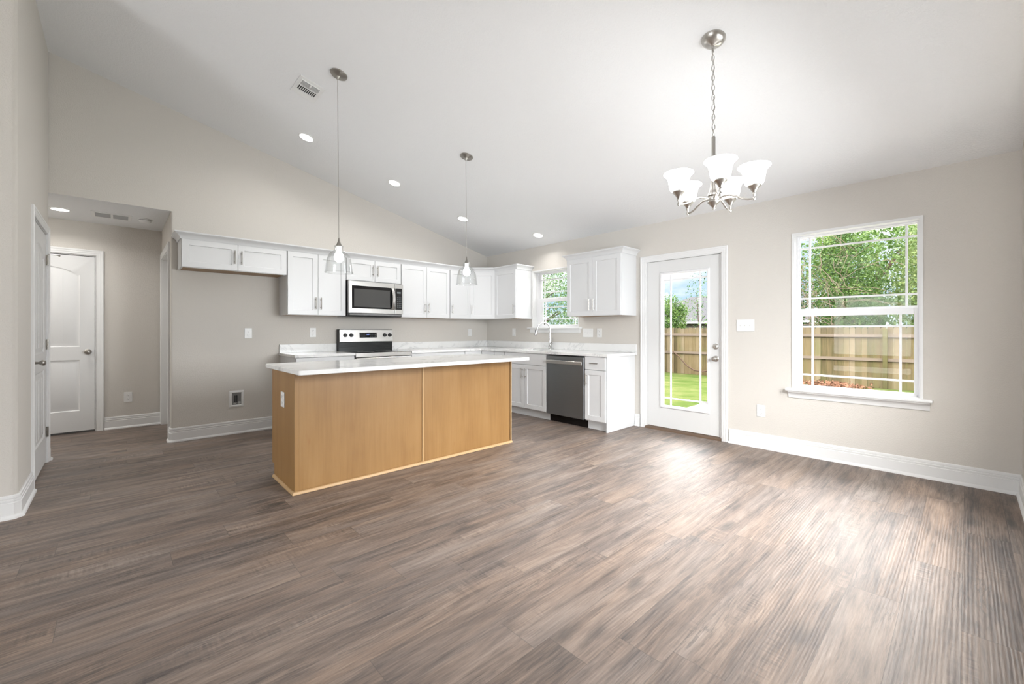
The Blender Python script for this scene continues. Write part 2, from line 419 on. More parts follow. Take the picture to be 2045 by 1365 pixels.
# ------------------------------------------------------------------ mesh builder
class B:
    def __init__(self):
        self.bm = bmesh.new()
    def box(self, x0, x1, y0, y1, z0, z1, bev=0.0, mat=None):
        if x0 > x1: x0, x1 = x1, x0
        if y0 > y1: y0, y1 = y1, y0
        if z0 > z1: z0, z1 = z1, z0
        m = Matrix.Translation(((x0+x1)/2, (y0+y1)/2, (z0+z1)/2)) @ Matrix.Diagonal((x1-x0, y1-y0, z1-z0, 1))
        if mat is not None: m = mat @ m
        r = bmesh.ops.create_cube(self.bm, size=1.0, matrix=m)
        if bev > 0:
            es = list({e for v in r['verts'] for e in v.link_edges})
            bmesh.ops.bevel(self.bm, geom=es, offset=bev, segments=2 if bev > 0.004 else 1, affect='EDGES', profile=0.5)
        return self
    def tube(self, pts, r, seg=12, caps=True):
        pts = [Vector(p) for p in pts]
        rs = r if isinstance(r, (list, tuple)) else [r]*len(pts)
        rings = []
        t0 = (pts[1]-pts[0]).normalized()
        up = Vector((0, 0, 1)) if abs(t0.z) < 0.9 else Vector((1, 0, 0))
        nrm = t0.cross(up).normalized()
        for i, p in enumerate(pts):
            if i == 0: t = (pts[1]-pts[0])
            elif i == len(pts)-1: t = (pts[-1]-pts[-2])
            else: t = (pts[i+1]-pts[i]).normalized() + (pts[i]-pts[i-1]).normalized()
            t.normalize()
            nrm = (nrm - t*nrm.dot(t)).normalized()
            bn = t.cross(nrm)
            rings.append([self.bm.verts.new(p + (nrm*math.cos(a)+bn*math.sin(a))*rs[i]) for a in [2*PI*k/seg for k in range(seg)]])
        for a, b in zip(rings, rings[1:]):
            for k in range(seg):
                self.bm.faces.new((a[k], a[(k+1) % seg], b[(k+1) % seg], b[k]))
        if caps:
            self.bm.faces.new(rings[0]); self.bm.faces.new(rings[-1])
        return self
    def lathe(self, prof, c=(0, 0, 0), seg=32, axis='Z', closed=False):
        c = Vector(c); rings = []
        for r, h in prof:
            ring = []
            if r < 1e-6:
                ring = [self.bm.verts.new(c + self._ax(0, 0, h, axis))]
            else:
                for k in range(seg):
                    a = 2*PI*k/seg
                    ring.append(self.bm.verts.new(c + self._ax(r*math.cos(a), r*math.sin(a), h, axis)))
            rings.append(ring)
        prs = list(zip(rings, rings[1:]))
        if closed: prs.append((rings[-1], rings[0]))
        for a, b in prs:
            for k in range(seg):
                k2 = (k+1) % seg
                if len(a) == 1 and len(b) == 1: continue
                if len(a) == 1: self.bm.faces.new((a[0], b[k2], b[k]))
                elif len(b) == 1: self.bm.faces.new((a[k], a[k2], b[0]))
                else: self.bm.faces.new((a[k], a[k2], b[k2], b[k]))
        return self
    def _ax(self, u, v, h, axis):
        if axis == 'Z': return Vector((u, v, h))
        if axis == 'Y': return Vector((u, h, v))
        return Vector((h, u, v))
    def sweep(self, path, prof, n, closed=False):
        """profile (a, b): a along d x n (outward), b along n"""
        path = [Vector(p) for p in path]; n = Vector(n)
        rings = []; N = len(path)
        for i, p in enumerate(path):
            if closed:
                d0 = (p-path[i-1]).normalized(); d1 = (path[(i+1) % N]-p).normalized()
            else:
                d0 = (p-path[i-1]).normalized() if i else None
                d1 = (path[i+1]-p).normalized() if i < N-1 else None
            s0 = d0.cross(n) if d0 else None; s1 = d1.cross(n) if d1 else None
            if s0 is None: s = s1
            elif s1 is None: s = s0
            else:
                s = (s0+s1); s = s / max(1e-6, s.dot(s0))
            rings.append([self.bm.verts.new(p + s*a + n*b) for a, b in prof])
        k = len(prof)
        prs = list(zip(rings, rings[1:]))
        if closed: prs.append((rings[-1], rings[0]))
        for a, b in prs:
            for j in range(k):
                self.bm.faces.new((a[j], a[(j+1) % k], b[(j+1) % k], b[j]))
        if not closed:
            self.bm.faces.new(rings[0]); self.bm.faces.new(rings[-1])
        return self
    def prism(self, poly, vec):
        """polygon of 3D points extruded along vec"""
        vec = Vector(vec)
        a = [self.bm.verts.new(Vector(p)) for p in poly]
        b = [self.bm.verts.new(Vector(p)+vec) for p in poly]
        self.bm.faces.new(a); self.bm.faces.new(list(reversed(b)))
        k = len(a)
        for j in range(k):
            self.bm.faces.new((a[j], b[j], b[(j+1) % k], a[(j+1) % k]))
        return self
    def shaker(self, x0, x1, z0, z1, yf, th=0.02, st=0.057, rec=0.008, ch=0.0015):
        """door leaf; front face at y = yf looking to -y"""
        v = self.bm.verts.new
        def loop(i, y):
            return [v((x0+i, y, z0+i)), v((x1-i, y, z0+i)), v((x1-i, y, z1-i)), v((x0+i, y, z1-i))]
        L = [loop(0, yf+th), loop(0, yf+ch), loop(ch, yf), loop(st, yf), loop(st+0.003, yf+rec)]
        for a, b in zip(L, L[1:]):
            for j in range(4):
                self.bm.faces.new((a[j], a[(j+1) % 4], b[(j+1) % 4], b[j]))
        self.bm.faces.new(L[-1]); self.bm.faces.new(list(reversed(L[0])))
        return self
    def sphere(self, c, r, sub=2, sc=(1, 1, 1)):
        m = Matrix.Translation(c) @ Matrix.Diagonal((sc[0], sc[1], sc[2], 1))
        bmesh.ops.create_icosphere(self.bm, subdivisions=sub, radius=r, matrix=m)
        return self
    def torus(self, R, r, mat, seg=16, ms=8, ell=1.0):
        rings = []
        for i in range(seg):
            a = 2*PI*i/seg
            c = Vector((R*math.cos(a), 0, R*ell*math.sin(a)))
            o = Vector((math.cos(a), 0, math.sin(a)))
            rings.append([self.bm.verts.new(mat @ (c + o*r*math.cos(b) + Vector((0, 1, 0))*r*math.sin(b))) for b in [2*PI*k/ms for k in range(ms)]])
        for i in range(seg):
            a, b = rings[i], rings[(i+1) % seg]
            for k in range(ms):
                self.bm.faces.new((a[k], a[(k+1) % ms], b[(k+1) % ms], b[k]))
        return self
    def holed(self, outer, holes, plane):
        """flat face with holes; plane maps (u, v) to 3D; returns hole vertex loops"""
        loops = []
        es = []
        for lp in [outer]+holes:
            vs_ = [self.bm.verts.new(plane(u, w)) for u, w in lp]
            for i in range(len(vs_)):
                es.append(self.bm.edges.new((vs_[i], vs_[(i+1) % len(vs_)])))
            loops.append(vs_)
        bmesh.ops.triangle_fill(self.bm, use_beauty=True, use_dissolve=True, edges=es)
        return loops
    def bridge(self, a, b):
        k = len(a)
        for j in range(k):
            self.bm.faces.new((a[j], a[(j+1) % k], b[(j+1) % k], b[j]))
    def done(self, name, mat, parent=None, smooth=0.6, loc=None):
        bmesh.ops.recalc_face_normals(self.bm, faces=self.bm.faces[:])
        for f in self.bm.faces: f.smooth = True
        for e in self.bm.edges:
            if len(e.link_faces) != 2 or e.calc_face_angle(0.0) > smooth:
                e.smooth = False
        me = bpy.data.meshes.new(name)
        self.bm.to_mesh(me); self.bm.free()
        me.materials.append(M[mat] if isinstance(mat, str) else mat)
        o = bpy.data.objects.new(name, me); COL.objects.link(o)
        if parent is not None: o.parent = parent
        if loc is not None: o.location = loc
        return o

def tag(o, label=None, cat=None, group=None, kind=None):
    if label: o['label'] = label
    if cat: o['category'] = cat
    if group: o['group'] = group
    if kind: o['kind'] = kind
    return o
def empty(name, loc=(0, 0, 0), rot=(0, 0, 0)):
    o = bpy.data.objects.new(name, None); COL.objects.link(o)
    o.location = loc; o.rotation_euler = rot; o.empty_display_size = 0.1
    return o
def thing(name, label, cat, loc=(0, 0, 0), rot=(0, 0, 0), group=None):
    return tag(empty(name, loc, rot), label, cat, group)
def struct(o):
    o['kind'] = 'structure'
    return o
def copy_thing(o):
    r = o.copy(); COL.objects.link(r)
    for ch in list(o.children):
        c = ch.copy(); COL.objects.link(c); c.parent = r
        for g in list(ch.children):
            d = g.copy(); COL.objects.link(d); d.parent = c
    return r
def box(name, mat, parent, *a, bev=0.0):
    return B().box(*a, bev=bev).done(name, mat, parent)

# ------------------------------------------------------------------ room numbers
C0 = 2.50                      # plate height at the window wall
K = (3.7761-2.50)/5.2597       # vault slope
TH = math.atan(K)
def zc(x): return C0-K*x
XL, YF = -5.26, -1.659         # pantry block side face, front face
XH, HH, YH = -4.372, 2.47, 1.27   # hall right wall, hall ceiling, hall rear wall
YR = -6.07                     # right wall
XB = -10.8                     # rear wall of the living room
RIDGE = -5.4
ZR = zc(RIDGE)
WT = 0.16

# ------------------------------------------------------------------ shell
struct(B().box(XB-0.15, 0.16, YR-0.15, YH+0.2, -0.12, 0.0).done('floor', 'floor'))
zrear = ZR - K*(RIDGE-XB)
b = B()
b.prism([(0.16, YR-0.15, zc(0.16)), (RIDGE, YR-0.15, ZR), (XB-0.15, YR-0.15, zrear-K*0.15),
         (XB-0.15, YR-0.15, zrear-K*0.15+0.14), (RIDGE, YR-0.15, ZR+0.14), (0.16, YR-0.15, zc(0.16)+0.14)], (0, 6.2+0.14, 0))
struct(b.done('ceiling', 'ceiling'))
struct(box('ceiling_hall', 'ceiling', None, -7.0, XH+0.03, 0.003, YH+0.1, HH, HH+0.06))

# back wall: gable with the hall opening (rounded drywall corners)
def bull(c, r, a0, a1, n=6):
    return [(c[0]+r*math.cos(a0+(a1-a0)*i/n), c[1]+r*math.sin(a0+(a1-a0)*i/n)) for i in range(n+1)]
b = B()
b.prism([(XH+0.02, 0, 0), (WT, 0, 0), (WT, 0, zc(WT)+0.05), (-5.5, 0, ZR+0.05), (-5.5, 0, HH+0.0008), (XH+0.02, 0, HH+0.0008)], (0, 0.115, 0))
# rounded end of the wall beside the opening and rounded header edge
prof = [(XH+0.02, 0.0)]+bull((XH+0.018, 0.018), 0.018, -PI/2, -PI, 6)+[(XH, 0.115), (XH+0.02, 0.115)]
b.prism([(x, y, 0) for x, y in prof], (0, 0, HH+0.003))
struct(b.done('wall_back', 'wall'))

# window wall with three openings
DW = dict(y0=-5.544, y1=-4.649, z0=0.61, z1=2.120)
KW = dict(y0=-2.035, y1=-1.132, z0=1.225, z1=2.117)
ED = dict(y0=-3.998, y1=-3.070, z1=2.060)
b = B()
ztop = C0+0.03
def wseg(y0, y1, z0, z1): b.box(0, WT, y0, y1, z0, z1)
wseg(0.115, KW['y1'], -0.12, ztop)
wseg(KW['y1'], KW['y0'], -0.12, KW['z0']); wseg(KW['y1'], KW['y0'], KW['z1'], ztop)
wseg(KW['y0'], ED['y1'], -0.12, ztop)
wseg(ED['y1'], ED['y0'], ED['z1'], ztop); wseg(ED['y1'], ED['y0'], -0.12, -0.005)
wseg(ED['y0'], DW['y1'], -0.12, ztop)
wseg(DW['y1'], DW['y0'], -0.12, DW['z0']); wseg(DW['y1'], DW['y0'], DW['z1'], ztop)
wseg(DW['y0'], YR-0.15, -0.12, ztop)
struct(b.done('wall_window', 'wall'))

# right wall with an unseen opening added for the side fill lamp
b = B()
def gable_piece(x0, x1, zb):
    pts = [(x0, YR, zb), (x1, YR, zb)]
    top = [x1] + ([RIDGE] if x0 < RIDGE < x1 else []) + [x0]
    for x in top:
        z = zc(x) if x >= RIDGE else ZR-K*(RIDGE-x)
        pts.append((x, YR, z+0.04))
    b.prism(pts, (0, -0.15, 0))
gable_piece(-0.94, 0.16, -0.05); gable_piece(-2.96, -0.94, 2.12); b.box(-2.96, -0.94, YR-0.15, YR, -0.05, 0.92); gable_piece(XB-0.15, -2.96, -0.05)
struct(b.done('wall_right', 'wall'))
# rear wall with an opening added behind the camera for fill light
b = B()
b.box(XB-0.15, XB, YR-0.1, -5.7, -0.05, zrear+0.04); b.box(XB-0.15, XB, -2.1, YF+0.1, -0.05, zrear+0.04)
b.box(XB-0.15, XB, -5.7, -2.1, -0.05, 0.5); b.box(XB-0.15, XB, -5.7, -2.1, 2.2, zrear+0.04)
struct(b.done('wall_rear', 'wall'))
for nm, bars in (('added_window_rear', [('x', XB-0.1, y) for y in (-5.68, -4.5, -3.3, -2.12)]), ('added_window_side', [('y', YR-0.1, x) for x in (-2.94, -1.95, -0.96)])):  # bars of the two added openings, out of view
    b = B()
    for ax, c, v in bars:
        if ax == 'x': b.box(c-0.03, c+0.03, v-0.03, v+0.03, 0.5, 2.2)
        else: b.box(v-0.03, v+0.03, c-0.03, c+0.03, 0.92, 2.12)
    struct(b.done(nm, 'vinyl'))

# pantry block: front face and side face with a door opening, bullnose corner
PD = dict(y0=-1.01, y1=-0.115, z1=2.065)     # pantry door opening
b = B()
def ztop_at(x): return zc(x) if x >= RIDGE else ZR-K*(RIDGE-x)
rb = 0.028
# front wall along x with the rounded corner
corner = [(XB, YF)] + bull((XL-rb, YF+rb), rb, -PI/2, 0, 8) + [(XL, -1.3), (XL-0.12, -1.3), (XL-0.12, YF+0.12), (XB, YF+0.12)]
b.prism([(x, y, -0.02) for x, y in corner], (0, 0, 4.0))
struct(b.done('wall_front', 'wall'))
b = B()
b.box(XL-0.12, XL, -1.3, PD['y0'], -0.02, 4.0); b.box(XL-0.12, XL, PD['y1'], -0.012, -0.02, 4.0)
b.box(XL-0.12, XL, PD['y0'], PD['y1'], PD['z1'], 4.0)
b.prism([(x, y, -0.02) for x, y in [(XL-0.12, -0.02), (XL, -0.02)]+bull((XL-0.018, -0.008), 0.018, 0, PI/2, 5)+[(XL-0.12, 0.01)]], (0, 0, 2.49))
b.box(-7.0, XL-0.1, -0.11, 0.01, -0.02, 2.49)
struct(b.done('wall_left', 'wall'))
# hall
HD = dict(x0=-5.80, x1=-4.976, z1=2.08)
b = B()
b.box(-7.0, HD['x0'], YH, YH+0.12, -0.02, 2.6); b.box(HD['x1'], XH+0.1, YH, YH+0.12, -0.02, 2.6)
b.box(HD['x0'], HD['x1'], YH, YH+0.12, HD['z1'], 2.6); b.box(HD['x0']-0.1, HD['x1']+0.1, YH+0.119, YH+0.15, -0.02, 2.6)  # last box is an unseen backing added to block sky light
struct(b.done('wall_hall', 'wall'))
RD = dict(y0=0.20, y1=1.19, z1=2.10)
b = B()
b.box(XH, XH+0.115, 0.10, RD['y0'], -0.02, 2.6); b.box(XH, XH+0.115, RD['y1'], YH+0.02, -0.02, 2.6)
b.box(XH, XH+0.115, RD['y0'], RD['y1'], RD['z1'], 2.6); b.box(XH+0.114, XH+0.15, 0.12, YH+0.02, -0.02, 2.6)  # rear sheet added out of sight so no daylight leaks round the door
struct(b.done('wall_hall_side', 'wall'))
struct(box('wall_hall_end', 'wall', None, -7.1, -7.0, -0.1, YH+0.1, -0.02, 2.6))

# ------------------------------------------------------------------ baseboards
BP = [(0, 0), (0.030, 0), (0.030, 0.010), (0.026, 0.017), (0.018, 0.022), (0.016, 0.024), (0.016, 0.100),
      (0.0115, 0.103), (0.0115, 0.108), (0.014, 0.111), (0.014, 0.120), (0.0095, 0.123), (0.0095, 0.127), (0.012, 0.130), (0.011, 0.143), (0.006, 0.149), (0, 0.149)]
def baseboard(name, pts):
    return struct(B().sweep([(x, y, 0) for x, y in pts], BP, (0, 0, 1)).done(name, 'trim'))
baseboard('baseboard_back', [(XH, 0.128), (XH, 0.012), (XH+0.012, 0.0), (-3.322, 0)])
baseboard('baseboard_window_wall', [(0, -2.942), (0, -3.008)])
baseboard('baseboard_right', [(0, -4.062), (0, YR), (-4.5, YR)])
baseboard('baseboard_front', [(XB, YF), (XL-0.02, YF), (XL, YF+0.02), (XL, -1.078)])
baseboard('baseboard_left', [(XL, -0.048), (XL, -0.002), (XL-0.012, 0.010), (-6.9, 0.010)])
baseboard('baseboard_hall', [(-4.904, YH), (XH-0.0, YH)])

# ------------------------------------------------------------------ casings
CP = [(0, 0), (0.0, 0.009), (0.006, 0.011), (0.022, 0.011), (0.026, 0.014), (0.044, 0.014), (0.048, 0.018), (0.060, 0.018), (0.064, 0.014), (0.064, 0)]

# ------------------------------------------------------------------ double-hung windows
def frame_boxes(b, y0, y1, z0, z1, xa, xb, wl, wr, wb, wt, bev=0.003):
    b.box(xa, xb, y0, y0+wr, z0, z1, bev); b.box(xa, xb, y1-wl, y1, z0, z1, bev)
    b.box(xa, xb, y0+wr, y1-wl, z0, z0+wb, bev); b.box(xa, xb, y0+wr, y1-wl, z1-wt, z1, bev)
def make_window(name, o, zs, gl_up, gl_lo, meet, grille_in, stool, apron_z):
    root = struct(empty(name, (0, 0, 0)))
    y0, y1, z0, z1 = o['y0'], o['y1'], o['z0'], o['z1']
    # jamb lining
    b = B(); t = 0.010
    frame_boxes(b, y0, y1, zs, z1, 0.0, 0.0835, t, t, 0.004, t, 0.0)
    b.sweep([(-0.0005, y0, zs), (-0.0005, y0, z1), (-0.0005, y1, z1), (-0.0005, y1, zs)], [(-0.003, 0), (-0.003, 0.006), (0.011, 0.006), (0.011, 0)], (-1, 0, 0))
    b.done('jamb_lining', 'trim', root)
    b = B()
    frame_boxes(b, y0, y1, zs, z1, 0.084, 0.158, 0.026, 0.026, 0.02, 0.022)
    b.box(0.112, 0.118, y0+0.02, y0+0.032, zs, z1); b.box(0.112, 0.118, y1-0.032, y1-0.02, zs, z1)
    b.done('window_frame', 'vinyl', root)
    for nm, (a, c, e, f), xa, xb in (('sash_upper', gl_up, 0.120, 0.150), ('sash_lower', gl_lo, 0.086, 0.114)):
        # a, c: glass y range ; e, f: glass z range
        yo0, yo1 = y0+0.024, y1-0.024
        up = nm == 'sash_upper'
        zo0, zo1 = (meet[0]+0.012, z1-0.018) if up else (zs+0.012, meet[1])
        b = B()
        frame_boxes(b, yo0, yo1, zo0, zo1, xa, xb, yo1-c, a-yo0, e-zo0, zo1-f)
        s = b.done(nm, 'vinyl', root)
        xm = (xa+xb)/2
        box('pane', 'pane', s, xm-0.002, xm+0.002, a-0.006, c+0.006, e-0.006, f+0.006)
        b = B(); g = 0.008
        for yy in (a+grille_in[0], c-grille_in[0]): b.box(xm-0.005, xm+0.005, yy-g, yy+g, e-0.003, f+0.003)
        for zz in (e+grille_in[1], f-grille_in[1]): b.box(xm-0.0055, xm+0.0055, a-0.003, c+0.003, zz-g, zz+g)
        b.done('grille', 'vinyl', s)
        if not up:
            box('sash_lock', 'vinyl', s, xa-0.004, xb, (a+c)/2-0.03, (a+c)/2+0.03, zo1-0.001, zo1+0.010, bev=0.003)
    # stool and apron
    b = B()
    b.box(-0.062, 0.09, stool[0], stool[1], zs-0.022, zs, 0.005)
    b.done('window_stool', 'trim', root)
    if apron_z is not None:
        ap = [(0.006, 0.0), (0.010, 0.004), (0.012, 0.022), (0.018, 0.038), (0.030, 0.052), (0.046, 0.058), (0.048, apron_z[1]-apron_z[0]), (0, apron_z[1]-apron_z[0]), (0, 0)]
        B().sweep([(0, stool[1]-0.018, apron_z[0]), (0, stool[0]+0.018, apron_z[0])], ap, (0, 0, 1)).done('window_apron', 'trim', root)
    return root
make_window('window_1', DW, 0.637, (-5.531, -4.671, 1.405, 2.092), (-5.495, -4.700, 0.668, 1.332), (1.372, 1.388),
            (0.085, 0.10), (-5.612, -4.594), (0.545, 0.615))
make_window('window_2', KW, 1.245, (-1.985, -1.211, 1.705, 2.075), (-1.953, -1.265, 1.288, 1.640), (1.672, 1.688),
            (0.052, 0.085), (-2.100, -1.060), None)
o = B().box(-0.018, 0, -2.075, -1.085, 1.163, 1.224, 0.003).done('window_apron', 'trim', bpy.data.objects['window_2'])

# ------------------------------------------------------------------ exterior door
root = struct(empty('door_1', (0, 0, 0)))
yi0, yi1 = -3.986, -3.080
B().sweep([(0, yi0, 0), (0, yi0, 2.045), (0, yi1, 2.045), (0, yi1, 0)], CP, (-1, 0, 0)).done('casing', 'trim', root)
b = B(); b.box(-0.0005, 0.15, yi0-0.012, yi0+0.012, 0, 2.035); b.box(-0.0005, 0.15, yi1-0.012, yi1+0.010, 0, 2.035); b.box(-0.0005, 0.15, yi0-0.012, yi1+0.010, 2.035, 2.06)
b.done('jamb', 'trim', root)
b = B()
s0, s1, sz0, sz1 = -3.972, -3.094, 0.034, 2.032
g0, g1, gz0, gz1 = -3.846, -3.266, 0.270, 1.890
sx0, sx1 = 0.022, 0.066
b.box(sx0, sx1, s0, g0, sz0, sz1, 0.002); b.box(sx0, sx1, g1, s1, sz0, sz1, 0.002)
b.box(sx0, sx1, g0-0.001, g1+0.001, sz0, gz0, 0.0); b.box(sx0, sx1, g0-0.001, g1+0.001, gz1, sz1, 0.0)
slab = b.done('door_slab', 'doorw', root)
b = B(); b.box(0.024, 0.05, s1+0.0005, yi1-0.0135+0.012, sz0, sz1); b.box(0.024, 0.05, s0, s1, sz1+0.0005, 2.0345)
b.done('gap_shade_strip', 'gap', root)  # dark strip filling the door gap in place of its shade
LP = [(0, 0), (0.0, 0.006), (0.006, 0.014), (0.020, 0.014), (0.024, 0.010), (0.030, 0.0)]
b = B()
b.sweep([(sx0, g0+0.022, gz0+0.022), (sx0, g0+0.022, gz1-0.022), (sx0, g1-0.022, gz1-0.022), (sx0, g1-0.022, gz0+0.022)], [(a-0.003, h) for a, h in LP], (-1, 0, 0), closed=True)
b.sweep([(sx1, g0+0.022, gz0+0.022), (sx1, g0+0.022, gz1-0.022), (sx1, g1-0.022, gz1-0.022), (sx1, g1-0.022, gz0+0.022)], [(a-0.003, -h) for a, h in LP], (-1, 0, 0), closed=True)
for (ya, yb, za, zb) in ((g0, g0+0.022, gz0, gz1), (g1-0.022, g1, gz0, gz1), (g0, g1, gz0, gz0+0.022), (g0, g1, gz1-0.022, gz1)):
    b.box(sx0-0.004, sx1+0.004, ya, yb, za, zb)
b.done('lite_frame', 'vinyl', root)
pn = box('pane', 'pane', root, 0.042, 0.046, g0+0.015, g1-0.015, gz0+0.015, gz1-0.015)
b = B(); g = 0.0085
for yy in (-3.735, -3.388): b.box(0.0385, 0.0495, yy-g, yy+g, gz0+0.015, gz1-0.015)
for zz in (0.386, 1.800): b.box(0.038, 0.050, g0+0.015, g1-0.015, zz-g, zz+g)
b.done('grille', 'vinyl', root)
def knob(parent, at, n, mat='nickel', ell=1.0):
    """round door knob on a rose; n is the outward unit vector"""
    at = Vector(at); n = Vector(n)
    q = n.to_track_quat('Z', 'Y').to_matrix().to_4x4()
    b = B(); b.lathe([(0, 0), (0.033, 0), (0.033, 0.004), (0.026, 0.009), (0.013, 0.012), (0.011, 0.028), (0.015, 0.036), (0.025, 0.044), (0.028, 0.053), (0.025, 0.062), (0.016, 0.068), (0, 0.070)], seg=24)
    bmesh.ops.transform(b.bm, matrix=Matrix.Translation(at) @ q @ Matrix.Diagonal((1, ell, 1, 1)), verts=b.bm.verts[:])
    return b.done('door_knob', mat, parent)
knob(root, (sx0, -3.915, 0.885), (-1, 0, 0))
b = B(); b.lathe([(0, 0), (0.031, 0), (0.031, 0.008), (0.025, 0.014), (0.012, 0.016), (0, 0.016)], seg=24)
b.box(-0.005, 0.005, -0.016, 0.016, 0.014, 0.030, 0.002, mat=Matrix.Rotation(0.7, 4, 'Z'))
bmesh.ops.transform(b.bm, matrix=Matrix.Translation((sx0, -3.915, 1.020)) @ Vector((-1, 0, 0)).to_track_quat('Z', 'Y').to_matrix().to_4x4(), verts=b.bm.verts[:])
b.done('deadbolt', 'nickel', root)
b = B(); b.prism([(-0.028, yi0+0.002, 0), (-0.020, yi0+0.002, 0.016), (0.0, yi0+0.002, 0.026), (0.15, yi0+0.002, 0.026), (0.15, yi0+0.002, -0.02), (-0.028, yi0+0.002, -0.0)], (0, yi1-yi0-0.004, 0))
b.done('threshold', 'threshold', root)

# ------------------------------------------------------------------ two-panel arched doors
def panel_door(b, w, h, fr):
    """door leaf in local coords: x 0..w, z 0..h, front at y=0 looking to -y; moulded front"""
    st = fr
    up0, up1 = 0.985, h-0.135          # upper panel with eyebrow arch
    lo0, lo1 = 0.235, 0.83
    def rect(x0, x1, z0, z1, arch, i):
        x0 += i; x1 -= i; z0 += i; z1 -= i
        p = [(x0, z0), (x1, z0)]
        if arch:
            n = 14; cx = (x0+x1)/2; hw = (x1-x0)/2
            p += [(x1-(x1-x0)*k/n, z1-0.085+0.085*(1-((x1-(x1-x0)*k/n-cx)/hw)**2)) for k in range(n+1)]
        else:
            p += [(x1, z1), (x0, z1)]
        return p
    front = lambda y: (lambda u, v: Vector((u, y, v)))
    spec = [(up0, up1, True), (lo0, lo1, False)]
    holes = [rect(st, w-st, a, c, k, 0) for a, c, k in spec]
    L = b.holed([(0, 0), (w, 0), (w, h), (0, h)], holes, front(0))
    for (a, c, k), lp in zip(spec, L[1:]):
        prev = lp
        for i, y in ((0.010, 0.009), (0.022, 0.009), (0.044, 0.002)):
            cur = [b.bm.verts.new(Vector((u, y, v))) for u, v in rect(st, w-st, a, c, k, i)]
            b.bridge(prev, cur); prev = cur
        b.bm.faces.new(prev)
        n = 5                           # plank grooves on the raised field
        for j in range(1, n):
            gx = st+0.044+(w-2*st-0.088)*j/n
            b.box(gx-0.0016, gx+0.0016, 0.0006, 0.003, a+0.05, c-0.055 if not k else c-0.075)
    b.box(0, w, 0.0125, 0.035, 0, h)
    b.box(0, 0.06, 0.0003, 0.0126, 0, h); b.box(w-0.06, w, 0.0003, 0.0126, 0, h); b.box(0.06, w-0.06, 0.0003, 0.0126, 0, 0.1); b.box(0.06, w-0.06, 0.0003, 0.0126, h-0.06, h)
    return b

# hall door
root = struct(empty('door_2', (0, 0, 0)))
B().sweep([(HD['x1'], YH, 0), (HD['x1'], YH, HD['z1']), (HD['x0'], YH, HD['z1']), (HD['x0'], YH, 0)], [(a+0.003, h) for a, h in CP], (0, -1, 0)).done('casing', 'trim', root)
b = B(); b.box(HD['x1']-0.006, HD['x1']+0.006, YH, YH+0.1, 0, HD['z1']); b.box(HD['x0']-0.006, HD['x0']+0.006, YH, YH+0.1, 0, HD['z1']); b.box(HD['x0'], HD['x1'], YH, YH+0.1, HD['z1']-0.006, HD['z1']+0.006)
b.done('jamb', 'trim', root)
s = panel_door(B(), HD['x1']-HD['x0']-0.022, 2.045, 0.125).done('door_slab', 'doorw', root, loc=(HD['x0']+0.011, YH+0.012, 0.022))
box('floor_gap', 'gap', root, HD['x0'], HD['x1'], YH+0.03, YH+0.06, 0.0, 0.03)
knob(root, (-5.045, YH+0.012, 0.945), (0, -1, 0), 'darknickel')
box('strike_plate', 'darknickel', root, HD['x1']-0.012, HD['x1']-0.004, YH+0.002, YH+0.012, 0.90, 0.97)

# pantry door on the side face (leaf turned to look along +x)
root = struct(empty('door_3', (0, 0, 0)))
B().sweep([(XL, PD['y0'], 0), (XL, PD['y0'], PD['z1']), (XL, PD['y1'], PD['z1']), (XL, PD['y1'], 0)], [(-a-0.002, h) for a, h in CP], (1, 0, 0)).done('casing', 'trim', root)
b = B(); b.box(XL-0.115, XL, PD['y0']-0.006, PD['y0']+0.008, 0, PD['z1']); b.box(XL-0.115, XL, PD['y1']-0.008, PD['y1']+0.006, 0, PD['z1']); b.box(XL-0.115, XL, PD['y0'], PD['y1'], PD['z1']-0.008, PD['z1']+0.006)
b.done('jamb', 'trim', root)
b = panel_door(B(), PD['y1']-PD['y0']-0.022, 2.035, 0.125)
bmesh.ops.transform(b.bm, matrix=Matrix.Translation((XL-0.004, PD['y0']+0.011, 0.016)) @ Matrix.Rotation(PI/2, 4, 'Z'), verts=b.bm.verts[:])
b.done('door_slab', 'doorw', root)
knob(root, (XL-0.004, -0.935, 0.945), (1, 0, 0), 'darknickel', 0.8)
for z in (0.28, 1.07, 1.83):
    b = B(); b.tube([(XL+0.008, PD['y1']-0.010, z-0.045), (XL+0.008, PD['y1']-0.010, z+0.045)], 0.007, 10)
    b.box(XL-0.002, XL+0.003, PD['y1']-0.036, PD['y1']+0.012, z-0.045, z+0.045)
    b.done('hinge', 'darknickel', root)
b = B(); b.tube([(XL+0.008, PD['y1']-0.01, 1.882), (XL+0.05, PD['y1']-0.005, 1.884), (XL+0.075, PD['y1']+0.01, 1.882)], 0.004, 8); b.sphere((XL+0.078, PD['y1']+0.012, 1.882), 0.008)
b.done('hinge_stop', 'darknickel', root)

# side door of the hall
root = struct(empty('door_4', (0, 0, 0)))
B().sweep([(XH, RD['y0'], 0), (XH, RD['y0'], RD['z1']), (XH, RD['y1'], RD['z1']), (XH, RD['y1'], 0)], [(a, h) for a, h in CP], (-1, 0, 0)) .bm.free()
B().sweep([(XH, RD['y1'], 0), (XH, RD['y1'], RD['z1']), (XH, RD['y0'], RD['z1']), (XH, RD['y0'], 0)], [(-a, h) for a, h in CP], (-1, 0, 0)).done('casing', 'trim', root)
b = B(); b.box(XH, XH+0.115, RD['y0']-0.005, RD['y0']+0.01, 0, RD['z1']); b.box(XH, XH+0.115, RD['y1']-0.01, RD['y1']+0.005, 0, RD['z1']); b.box(XH, XH+0.115, RD['y0'], RD['y1'], RD['z1']-0.01, RD['z1']+0.005)
b.done('jamb', 'trim', root)
b = panel_door(B(), RD['y1']-RD['y0']-0.03, 2.06, 0.125)
